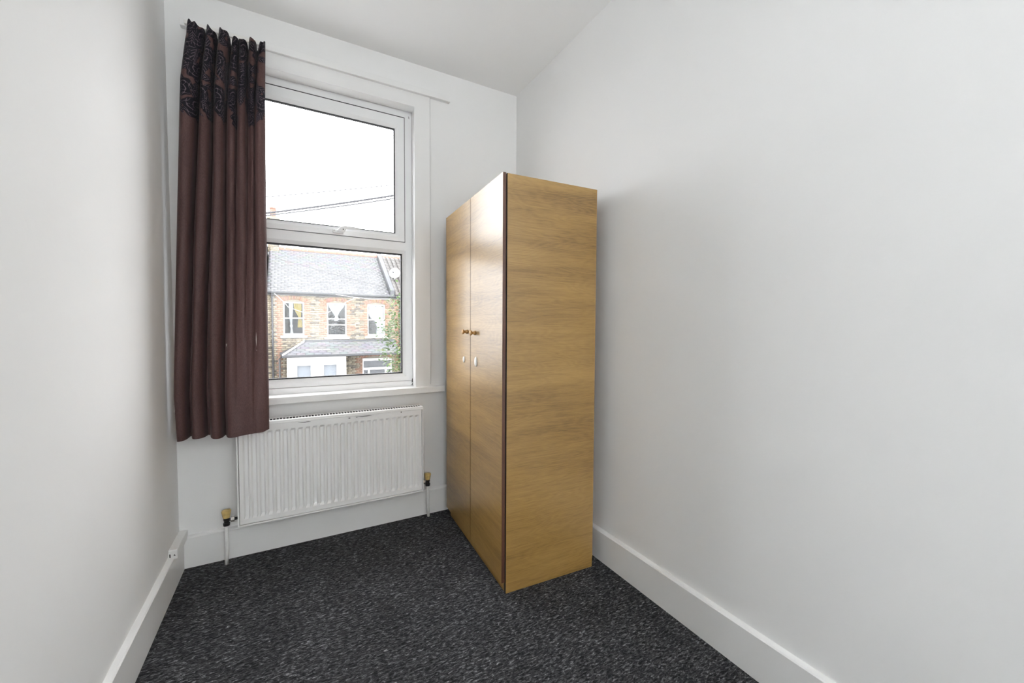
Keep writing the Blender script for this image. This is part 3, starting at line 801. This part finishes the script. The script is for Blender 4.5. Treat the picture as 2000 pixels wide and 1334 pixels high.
def arch(cx, half, zs_, rise, thick, y, n=15):
    """segmental brick arch over an opening -> voussoir boxes"""
    R = (half * half + rise * rise) / (2 * rise); c0 = zs_ + rise - R
    a0 = math.asin(min(1, (half + 0.04) / R)); qs = []
    for k in range(n):
        t0 = -a0 + 2 * a0 * (k + 0.06) / n; t1 = -a0 + 2 * a0 * (k + 0.94) / n
        P = lambda r, t: (cx + r * math.sin(t), c0 + r * math.cos(t))
        a, b, c, d = P(R, t0), P(R, t1), P(R + thick, t1), P(R + thick, t0)
        qs.append([(a[0], y, a[1]), (b[0], y, b[1]), (b[0], y + .03, b[1]), (a[0], y + .03, a[1]), (d[0], y, d[1]), (c[0], y, c[1]), (c[0], y + .03, c[1]), (d[0], y + .03, d[1])])
    return qs

FY = 18.0
def house(dx, name, label, pal, roofkind, main, chimney=True):
    X0, X1 = -0.865, 3.985
    O = (dx + 1.5, FY, GZ)
    hs = empty(name, O, label, 'house', group='terrace across the street' )
    def part(nm, bm, m, parent=hs): 
        bmesh.ops.translate(bm, verts=bm.verts, vec=(dx, 0, 0)); return bm_obj(nm, bm, m, parent, O)
    def piece_part(nm, qs, cs, m, parent=hs, kind='stuff'):
        q = np.array(qs) + np.array((dx, 0, 0)) - np.array(O)
        ob = mesh_obj(nm, pieces_mesh(nm, q, cs), m, parent)
        if kind: ob['kind'] = kind
        return ob
    wins = [(-0.270, 0.450, 0.700, 2.030), (1.282, 2.027, 0.640, 2.020), (2.862, 3.592, 0.650, 2.010)]
    door = (2.640, 3.868, GZ, -0.300)
    holes = [(a, b, c, d) for a, b, c, d in wins] + [door]
    part('wall', wall_with_holes(B(), X0, X1, GZ, 2.36, FY, FY + 0.30, holes), M_MORT)
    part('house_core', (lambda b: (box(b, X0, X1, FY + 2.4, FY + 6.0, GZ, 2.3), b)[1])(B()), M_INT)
    reds = []
    for a, b, c, d in wins: reds += [(a - 0.20, a, c - .02, d + .12), (b, b + 0.20, c - .02, d + .12)]
    reds += [(X0, X0 + .16, GZ, 2.4)] if main is False else [(-0.47, -0.40, GZ, 2.4)]
    reds += [(door[0] - .16, door[0], GZ, door[3] + .1)]
    ah = [(a - .02, b + .02, d, d + .19) for a, b, c, d in wins] + [(door[0] - .05, door[1], door[3], door[3] + .2)]
    qs, cs = brickwork(X0, X1, -1.6, 2.34, FY, holes + ah, reds, pal)
    piece_part('brickwork', qs, cs, M_BRICK)
    r_ = random.Random(3)
    for wi, (a, b, c, d) in enumerate(wins):
        cx = (a + b) / 2; half = (b - a) / 2
        aq = arch(cx, half, d, 0.085, 0.16, FY - 0.014, 16)
        piece_part('arch_bricks', aq, [[v * r_.uniform(.85, 1.1) for v in r_.choice(RED)] for _ in aq], M_BRICK)
        # timber sash window
        bm = ring(B(), a, b, c, d, (0.045, 0.045, 0.085, 0.05), FY + 0.06, FY + 0.20)
        R = (half * half + .085 * .085) / (2 * .085); c0 = d + .085 - R
        pts = [(a, FY + 0.05, d - 0.05), (b, FY + 0.05, d - 0.05), (b, FY + 0.05, d)] + [(cx + half * math.cos(t), FY + 0.05, c0 + math.sqrt(R * R - (half * math.cos(t)) ** 2)) for t in [k * math.pi / 12 for k in range(1, 12)]] + [(a, FY + 0.05, d)]
        prism(bm, pts, (0, 0.1, 0))
        w = part('sash_window', bm, M_FRAME)
        mid = (1.385, 1.375, 1.358)[wi]
        bm = B(); box(bm, a + .045, b - .045, FY + 0.085, FY + 0.125, mid - .02, mid + .02)
        if wi == 1: box(bm, a + .045, b - .045, FY + 0.075, FY + 0.125, 1.118, 1.158)
        part('meeting_rail', bm, M_FRAME, w)
        for z0, z1 in ((c + .085, mid), (mid, d - .05)):
            bm = B(); box(bm, a + .045, b - .045, FY + 0.105, FY + 0.110, z0, z1); part('pane', bm, M_HGLASS, w)
        part('window_sill', bbox(a - .10, b + .10, FY - 0.07, FY + 0.10, c - .09, c - .005, 0.006), M_FRAME, w)
        bm = B(); box(bm, a - .25, b + .25, FY + 0.31, FY + 2.3, c - .6, d + .35)
        bmesh.ops.delete(bm, geom=[f for f in bm.faces if abs(f.calc_center_median().y - (FY + .31)) < .01], context='FACES')
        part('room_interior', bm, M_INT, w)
    # main roof
    ez, ey, rz_, ry = 2.40, FY - 0.12, 4.545, 21.0
    sl = Vector((0, ry - ey, rz_ - ez)); Ls = sl.length; sd = sl / Ls; sn = Vector((0, -sd.z, sd.y))
    XA, XB = X0 + 0.06, 3.80
    bm = B(); prism(bm, [(XA, ey + .02, ez - .03), (XA, ry, rz_ - .03), (XA, 24.0, ez - .03)], (XB - XA, 0, 0)); roof = part('roof', bm, M_LEAD)
    course = 0.145; sw = 0.236; quads = []; cols = []
    tone = (0.072, 0.073, 0.076) if roofkind == 'slate' else (0.060, 0.052, 0.046)
    nrow = int(Ls / course)
    slates = []
    for j in range(nrow):
        off = (sw / 2 if j % 2 else 0)
        x = XA - off
        while x < XB - 0.02:
            a, b = max(x, XA), min(x + sw - 0.005, XB); x += sw
            if b - a < 0.03: continue
            slates.append((j, a, b))
    base = Vector((0, ey, ez))
    def slate_box(a, b, j, lift):
        s0 = base + sd * (j * course - 0.02); s1 = base + sd * (j * course + course + 0.03)
        lo, up = sn * (0.016 + lift), sn * 0.004
        t = sn * 0.007
        P = lambda x, p: (x, p.y, p.z)
        return [P(a, s0 + lo - t), P(b, s0 + lo - t), P(b, s1 + up - t), P(a, s1 + up - t), P(a, s0 + lo), P(b, s0 + lo), P(b, s1 + up), P(a, s1 + up)]
    if main:
        order = sorted(range(len(slates)), key=lambda i: (slates[i][0], slates[i][1]))
        full = [i for i in order if slates[i][2] - slates[i][1] > sw - 0.02]
        chosen = set(full[:290])
        half = sw / 2 - 0.0025
        q = np.array(slate_box(-half, half, 0, 0.0)); ctr = q.mean(0)
        mes = []
        for v in range(5):
            g = (0.90, 0.97, 1.0, 1.05, 1.12)[v]
            mes.append(pieces_mesh('slate', [q - ctr], [[t_ * g for t_ in tone]])); mes[-1].materials.append(M_SLATE)
        for i in full[:290]:
            j, a, b = slates[i]
            ob = bpy.data.objects.new('slate', r_.choice(mes)); COL.objects.link(ob); ob.parent = roof
            p = Vector(ctr) + sd * (j * course) + sn * r_.uniform(0, 0.003) + Vector(((a + b) / 2 + dx, 0, 0)) - Vector(O)
            ob.location = p
        rest = [s for i, s in enumerate(slates) if i not in chosen]
    else: rest = slates
    piece_part('slates', [slate_box(a, b, j, r_.uniform(0, .003)) for j, a, b in rest], [[t_ * r_.uniform(.88, 1.12) for t_ in tone] for _ in rest], M_SLATE, roof)
    # ridge tiles
    rt = []
    npc = 15; wdt = (XB - XA) / npc
    bm = B(); tp = []
    for k in range(9):
        an = math.radians(-10 + 200 * k / 8); tp.append((0.0, -0.13 * math.cos(an), 0.12 * math.sin(an)))
    for k in range(8, -1, -1):
        an = math.radians(-10 + 200 * k / 8); tp.append((0.0, -0.11 * math.cos(an), 0.10 * math.sin(an)))
    prism(bm, tp, (wdt - 0.012, 0, 0)); rme = bpy.data.meshes.new('ridge_tile'); bm.to_mesh(rme); bm.free(); rme.materials.append(M_TERRA)
    for k in range(npc):
        ob = bpy.data.objects.new('ridge_tile', rme); COL.objects.link(ob); ob.parent = roof
        ob.location = Vector((XA + k * wdt + dx, ry, rz_ - 0.04 + r_.uniform(-.006, .006))) - Vector(O)
    # party parapet on the right, gutter, downpipe
    bm = B(); prism(bm, [(3.80, ey - .02, ez - .05), (3.80, ey - .02, ez + .24), (3.80, ry, rz_ + .22), (3.80, 24.0, ez + .2), (3.80, 24.0, ez - .1)], (0.17, 0, 0)); part('party_wall', bm, M_LEAD)
    bm = B(); box(bm, X0, X1, FY - 0.19, FY - 0.06, 2.325, 2.425); bevel(bm, 0.03, 3); part('gutter', bm, M_GUT)
    bm = B(); box(bm, X0, X1, FY - 0.06, FY + 0.02, 2.27, 2.40); part('fascia', bm, M_GUT)
    bm = tube(B(), [(-0.63, FY - 0.14, 2.34), (-0.63, FY - 0.09, 2.2), (-0.635, FY - 0.08, -0.2), (-0.645, FY - 0.08, GZ)], 0.038, 10); part('downpipe', bm, M_GUT)
    # bay and porch roof
    by, ty, bz, tz = 16.90, FY, -0.005, 0.475
    bm = B()
    A_ = [(-0.30, by, bz), (X1, by, bz), (X1, ty, tz), (0.47, ty, tz), (-0.42, ty, bz + .03)]
    va = [bm.verts.new(p) for p in A_]
    bm.faces.new((va[0], va[1], va[2], va[3])); bm.faces.new((va[0], va[3], va[4]))
    vb = [bm.verts.new((p[0], p[1], p[2] - .05)) for p in A_]
    bm.faces.new((vb[3], vb[2], vb[1], vb[0])); bm.faces.new((vb[4], vb[3], vb[0]))
    for i in range(5): bm.faces.new((va[i], vb[i], vb[(i + 1) % 5], va[(i + 1) % 5]))
    bmesh.ops.recalc_face_normals(bm, faces=bm.faces)
    broof = part('bay_roof', bm, M_LEAD)
    bs = Vector((0, ty - by, tz - bz)); bl = bs.length; bd = bs / bl; bn = Vector((0, -bd.z, bd.y)); qs, cs = [], []
    nr = 7; cz_ = bl / nr
    for j in range(nr):
        x = (0.0 if j % 2 else 0.15)
        lo = -0.24 + (0.47 + 0.24) * (j + 1) / nr
        x += math.floor((lo - x) / 0.3) * 0.3
        while x < X1:
            a, b = max(x, lo), min(x + 0.294, X1); x += 0.3
            if b - a < .03: continue
            p0 = Vector((0, by, bz)) + bd * (j * cz_ - .015); p1 = Vector((0, by, bz)) + bd * ((j + 1) * cz_)
            u0, u1 = bn * .016, bn * .006
            P = lambda xx, p: (xx, p.y, p.z)
            qs.append([P(a, p0), P(b, p0), P(b, p1), P(a, p1), P(a, p0 + u0), P(b, p0 + u0), P(b, p1 + u1), P(a, p1 + u1)]); cs.append([t_ * r_.uniform(.92, 1.1) for t_ in (.074, .075, .078)])
    piece_part('bay_slates', qs, cs, M_SLATE, broof)
    bm = tube(B(), [(-0.29, by, bz + .02), (0.48, ty - .02, tz + .02)], 0.035, 8); part('hip_tile', bm, M_WHITE, broof)
    bm = B(); box(bm, 0.45, X1, FY - .12, FY - .005, tz - .02, tz + .045); part('flashing', bm, M_LEAD, broof)
    bm = B(); box(bm, -0.32, X1, by - .06, by + .05, bz - .085, bz + .005); bevel(bm, .02, 2); part('bay_gutter', bm, M_GUT, broof)
    bm = tube(B(), [(-0.33, by + .1, bz - .06), (-0.40, by + .3, bz - .14), (-0.40, by + .3, GZ)], 0.035, 8); part('bay_downpipe', bm, M_GUT)
    bw = [(0.131, 0.661, -2.0, -0.385), (1.039, 1.570, -2.0, -0.385)]
    bay = part('bay_wall', wall_with_holes(B(), -0.165, 1.877, GZ, bz - .04, 17.0, 17.14, bw), M_WHITE)
    bm = B(); box(bm, 1.74, 1.877, 17.14, FY, GZ, bz - .04); box(bm, -0.165, -0.03, 17.14, FY, GZ, bz - .04); part('bay_return', bm, M_MORT, bay)
    for a, b, c, d in bw:
        cx, half = (a + b) / 2, (b - a) / 2
        pts = [(cx - half - .10, 16.96, d + .015), (cx - half - .10, 16.96, d + .045)] + [(cx + (half + .09) * t, 16.96, d + .055 + .06 * (1 - t * t)) for t in (-.9, -.6, -.3, 0, .3, .6, .9)] + [(cx + half + .10, 16.96, d + .045), (cx + half + .10, 16.96, d + .015)] + [(cx + (half + .06) * t, 16.96, d + .02 + .055 * (1 - t * t)) for t in (.9, .6, .3, 0, -.3, -.6, -.9)]
        bm = prism(B(), pts, (0, .05, 0)); part('hood_mould', bm, M_WHITE, bay)
        part('window_frame', ring(B(), a, b, c, d, (.035, .035, .06, .035), 17.04, 17.12), M_FRAME, bay)
        bm = B(); box(bm, a + .03, b - .03, 17.085, 17.09, c + .05, d - .03); part('pane', bm, M_HGLASS, bay)
        bm = B(); box(bm, a - .05, b + .05, 17.16, 17.20, c, d + .05); part('blind', bm, M_BLIND, bay)
    # recessed entrance with arched fanlight
    a, b, c, d = door
    aq = arch((a + b) / 2, (b - a) / 2, d, 0.10, 0.15, FY - 0.014, 22)
    piece_part('arch_bricks', aq, [[v * r_.uniform(.85, 1.1) for v in r_.choice(RED)] for _ in aq], M_BRICK)
    bm = ring(B(), a, b, GZ, d + .02, (.05, .05, .05, .13), FY + 0.05, FY + 0.15)
    box(bm, a + .05, b - .05, FY + .05, FY + .14, -0.80, -0.70)
    box(bm, a + .22, a + .30, FY + .05, FY + .14, GZ, -0.80); box(bm, b - .30, b - .20, FY + .05, FY + .14, GZ, -0.80)
    ent = part('entrance_frame', bm, M_FRAME)
    bm = B(); box(bm, a + .05, b - .05, FY + .10, FY + .105, GZ, d - .1); part('fanlight_pane', bm, M_HGLASS, ent)
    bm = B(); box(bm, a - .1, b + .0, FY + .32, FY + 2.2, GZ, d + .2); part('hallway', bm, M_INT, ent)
    # chimney stack on the left party wall
    if chimney is False: return hs
    cx0, cx1, cy0, cy1 = -0.86, -0.43, 20.75, 21.55
    qs, cs = brickwork(cx0, cx1, 3.9, 5.75, cy0, [], [], pal)
    ch = part('chimney_stack', (lambda bb: (box(bb, cx0, cx1, cy0, cy1, 3.6, 5.78), bb)[1])(B()), M_MORT)
    piece_part('chimney_bricks', qs, cs, M_BRICK, ch)
    part('chimney_cap', bbox(cx0, cx1 + .05, cy0 - .05, cy1 + .05, 5.72, 5.86, .02), M_BRICK if False else M_MORT, ch)
    bm = B(); box(bm, cx0, cx1 + .03, cy0 - .03, cy0 + .02, 4.20, 4.31); part('chimney_flashing', bm, M_WHITE, ch)
    for py in (21.0, 21.35):
        part('chimney_pot', lathe(B(), [(0, .14), (.05, .15), (.08, .12), (.40, .105), (.42, .13), (.47, .13)], (-0.645, py, 5.86), (0, 0, 1), 14), M_TERRA, ch)
    return hs

house(0.0, 'terraced_house', 'yellow brick terraced house with slate roof framed in the lower pane', YELLOW, 'slate', True)
house(-4.85, 'terraced_house', 'terraced house left of the slate roofed one, mostly behind the curtain', RED + YELLOW[:2], 'slate', False)
hR = house(4.85, 'terraced_house', 'terraced house with ribbed tile roof at the right edge of the lower pane', YELLOW, 'tile', False, False)

# ribbed clay tiles on the right-hand neighbour (first two metres nearest the party wall)
qs, cs = [], []
sd = Vector((0, 21.0 - 17.88, 4.545 - 2.40)); Ls = sd.length; sd /= Ls; sn = Vector((0, -sd.z, sd.y))
r_ = random.Random(5); OR = Vector((4.85 + 1.5, FY, GZ))
tl = 0.30
for j in range(int(Ls / tl)):
    for i in range(20):
        a = 4.0 + i * 0.21
        p0 = Vector((0, 17.88, 2.42)) + sd * (j * tl - .03); p1 = Vector((0, 17.88, 2.42)) + sd * ((j + 1) * tl)
        for (x0, x1, h) in ((a, a + .12, .075), (a + .12, a + .205, .045)):
            P = lambda x, p: (x - OR.x, p.y - OR.y, p.z - OR.z)
            u0, u1 = sn * (h + .02), sn * h
            qs.append([P(x0, p0), P(x1, p0), P(x1, p1), P(x0, p1), P(x0, p0 + u0), P(x1, p0 + u0), P(x1, p1 + u1), P(x0, p1 + u1)])
            g = r_.uniform(.85, 1.12); cs.append((.062 * g, .057 * g, .054 * g))
ob = mesh_obj('roof_tiles', pieces_mesh('roof_tiles', qs, cs), M_SLATE, hR); ob['kind'] = 'stuff'

# curtains in the upstairs windows of the house opposite
def drape(name, label, outline, m, folds, y=FY + 0.15, cat='curtain'):
    """outline: list of (z, x0, x1) from top to bottom; gathered cloth with soft folds"""
    nz, nu = 24, 30
    zs_ = [o_[0] for o_ in outline][::-1]; a_ = [o_[1] for o_ in outline][::-1]; b_ = [o_[2] for o_ in outline][::-1]
    bm = B(); g = []
    for j in range(nz + 1):
        z = lerp(zs_[0], zs_[-1], j / nz); x0, x1 = np.interp(z, zs_, a_), np.interp(z, zs_, b_)
        g.append([bm.verts.new((lerp(x0, x1, i / nu), y + 0.02 * math.sin(folds * 2 * math.pi * i / nu) + 0.01 * math.sin(i * .9 + z * 4), z)) for i in range(nu + 1)])
    for j in range(nz):
        for i in range(nu): bm.faces.new((g[j][i], g[j][i + 1], g[j + 1][i + 1], g[j + 1][i]))
    bmesh.ops.solidify(bm, geom=list(bm.faces), thickness=0.006)
    c = (outline[0][1], y, outline[-1][0])
    ob = bm_obj(name, bm, m, None, c, True); ob.location = c
    tag(ob, label, cat)
drape('tied_curtain', 'narrow white knotted curtain in the left upstairs window opposite', [(2.0, -0.08, 0.08), (1.75, -0.07, 0.07), (1.45, -0.07, 0.05), (1.15, -0.03, 0.03), (1.08, -0.055, 0.06), (1.0, -0.02, 0.03), (0.78, -0.04, 0.07)], M_NET, 3)
drape('yellow_curtain', 'yellow tied-back curtain in the left upstairs window opposite', [(2.0, 0.09, 0.37), (1.8, 0.10, 0.37), (1.62, 0.16, 0.36), (1.45, 0.25, 0.35), (1.40, 0.25, 0.35), (1.25, 0.23, 0.38), (1.02, 0.22, 0.39)], M_YELL, 5)
drape('net_curtain', 'white net curtain gathered to a point in the middle upstairs window opposite', [(2.0, 1.33, 1.98), (1.88, 1.36, 1.94), (1.65, 1.50, 1.76), (1.48, 1.60, 1.70), (1.40, 1.56, 1.73), (1.28, 1.57, 1.71)], M_NET, 6)
drape('white_curtain', 'white curtain swept aside in the right upstairs window opposite', [(2.0, 2.92, 3.54), (1.85, 2.95, 3.54), (1.65, 2.92, 3.54), (1.45, 3.00, 3.54), (1.30, 3.18, 3.54), (1.05, 3.27, 3.54), (0.74, 3.24, 3.54)], M_NET, 7)
bm = B()
for k in range(5):
    box(bm, 1.36 + k * .11, 1.36 + k * .11 + .07, FY + .35, FY + .45, .55, .80 + .09 * ((k * 7) % 3))
ob = bm_obj('window_clutter', bm, M_GUT, None, (1.6, FY + .4, .55)); ob.location = (1.6, FY + .4, .55)
tag(ob, 'dark clutter on the sill inside the middle upstairs window opposite', 'clutter')

# satellite dish
DC = Vector((4.20, 18.85, 3.52))
dish = empty('satellite_dish', DC, 'white satellite dish on the roof edge at the right of the lower pane', 'satellite dish')
bm = B(); rings = []
ax = Vector((-0.35, -0.85, 0.35)).normalized(); ua = ax.cross(Vector((0, 0, 1))).normalized(); va_ = ax.cross(ua)
for rr, dp in ((0.265, 0.0), (0.255, .012), (.21, -.02), (.14, -.04), (.07, -.052), (.01, -.055)):
    rings.append([bm.verts.new(ax * dp + rr * 0.95 * math.cos(k * math.pi / 12) * ua + rr * math.sin(k * math.pi / 12) * va_) for k in range(24)])
for a, b in zip(rings, rings[1:]):
    for k in range(24): bm.faces.new((a[k], a[(k + 1) % 24], b[(k + 1) % 24], b[k]))
bm.faces.new(rings[-1]); bmesh.ops.solidify(bm, geom=list(bm.faces), thickness=.012); bm_obj('reflector', bm, M_WHITE, dish, smooth=True)
bm_obj('feed_arm', tube(B(), [-va_ * -.28, ax * .18 + va_ * .30, ax * .34 + va_ * .16], .014, 8), M_WHITE, dish)
bm_obj('receiver', lathe(B(), [(0, .03), (.09, .035)], ax * .30 + va_ * .15, ax, 12), M_LEAD, dish)
bm_obj('mast', tube(B(), [-ax * .06, -ax * .12 + Vector((-.02, 0, -.25)), Vector((-.05, 0.0, -.52)), Vector((.12, .12, -.56))], .022, 8), M_WHITE, dish)

# street tree at the right edge of the window
TB = Vector((3.35, 9.4, GZ))
tree = empty('street_tree', TB, 'leafy green street tree reaching in at the right of the lower pane', 'tree')
M_BARK = mat('bark', (0.10, 0.08, 0.06), 0.9, 0.3, 20, 0.5, 60)
bm = tube(B(), [(0, 0, 0), (.04, 0, 1.0), (-.03, .03, 2.0), (.02, 0, 3.0), (.05, 0, 4.2)], [.13, .11, .09, .06, .02], 12); bm_obj('trunk', bm, M_BARK, tree, smooth=True)
r_ = random.Random(21); tips = []
for k in range(34):
    z = r_.uniform(1.9, 4.0); an = r_.uniform(0, 2 * math.pi); L_ = r_.uniform(.8, 1.55) * (1.15 - .16 * (z - 1.9))
    if k < 9: an = math.pi + r_.uniform(-.5, .5); z = (2.0, 2.35, 2.6, 2.9, 3.2, 3.4, 3.7, 3.9, 4.1)[k]; L_ = 1.42
    e_ = Vector((math.cos(an) * L_, math.sin(an) * L_ * .8, z + r_.uniform(.1, .5)))
    m_ = Vector((math.cos(an) * L_ * .5, math.sin(an) * L_ * .4, z + .2))
    bm_obj('branch', tube(B(), [(0, 0, z - .1), m_, e_], [.03, .018, .006], 6), M_BARK, tree)
    tips += [m_, e_, (m_ + e_) / 2, e_ + Vector((0, 0, -.15)), e_ * .9 + m_ * .1]
V, F, Cc = [], [], []
for i in range(5200):
    c = r_.choice(tips) + Vector((r_.gauss(0, .12), r_.gauss(0, .12), r_.gauss(0, .13)))
    a_ = r_.uniform(0, 6.28); n_ = Vector((r_.gauss(0, .6), r_.gauss(0, .6), 1)).normalized()
    u_ = Vector((math.cos(a_), math.sin(a_), r_.uniform(-.5, .1))).normalized(); w_ = n_.cross(u_).normalized()
    Lf, Wf = r_.uniform(.05, .085), r_.uniform(.026, .042)
    b0 = len(V)
    V += [c, c + u_ * Lf * .45 + w_ * Wf, c + u_ * Lf, c + u_ * Lf * .45 - w_ * Wf]; F.append((b0, b0 + 1, b0 + 2, b0 + 3))
    g = r_.uniform(.7, 1.3); col = (.046 * g, .080 * g, .026 * g) if r_.random() > .12 else (.086 * g, .094 * g, .032 * g)
    Cc += [(*col, 1)] * 4
me = bpy.data.meshes.new('foliage'); me.from_pydata(V, [], F)
a = me.color_attributes.new('Col', 'FLOAT_COLOR', 'POINT'); a.data.foreach_set('color', np.array(Cc, dtype=np.float32).ravel())
ob = mesh_obj('foliage', me, leaf_mat(), tree); ob['kind'] = 'stuff'

# overhead wires
def wire(name, label, pts, r, m, sag=0.0, n=20, group='overhead wires'):
    P = []
    for (p, q) in zip(pts, pts[1:]):
        p, q = Vector(p), Vector(q)
        for k in range(n): P.append(p.lerp(q, k / n) - Vector((0, 0, sag * 4 * (k / n) * (1 - k / n))))
    P.append(Vector(pts[-1])); c = P[0].copy()
    ob = bm_obj(name, tube(B(), [p - c for p in P], r, 6), m); ob.location = c
    tag(ob, label, 'wire', group)
wire('overhead_cable', 'thicker upper strand of the dark twin cable crossing the sky', [(-4.5, 16.2, 3.98), (7.5, 10.6, 6.22)], .030, M_WIRE, .22)
wire('overhead_cable', 'thinner lower strand of the dark twin cable crossing the sky', [(-4.5, 16.2, 3.93), (7.5, 10.6, 6.10)], .019, M_WIRE, .22)
wire('overhead_cable', 'faint thin single wire high above the twin cable', [(-4.5, 16.2, 4.55), (7.5, 10.6, 6.20)], .0125, M_WIRE, .10)
wire('overhead_cable', 'thin wire slanting in front of the slate roof', [(-5.45, 20.72, 5.36), (5.47, 17.84, 2.36)], .0075, M_GUT, .12)
wire('overhead_cable', 'second lower thin wire slanting in front of the slate roof', [(-4.88, 19.5, 3.54), (5.60, 17.84, 2.40)], .0075, M_GUT, .02)
wire('telephone_line', 'white telephone wire drooping across the upstairs windows opposite', [(-0.54, 17.65, 2.31), (-0.27, 17.6, 2.03), (-0.09, 17.6, 1.80), (0.41, 17.6, 1.61), (0.85, 17.6, 1.55), (1.28, 17.6, 1.61), (1.70, 17.6, 1.89), (2.245, 17.65, 2.22), (2.38, 17.7, 2.28)], .0075, M_WIREW, 0, 3)
wire('telephone_line', 'white wire running along under the gutter opposite', [(1.6, 17.7, 2.36), (2.3, 17.68, 2.27), (3.0, 17.68, 2.22), (3.8, 17.7, 2.26)], .007, M_WIREW, 0, 3)
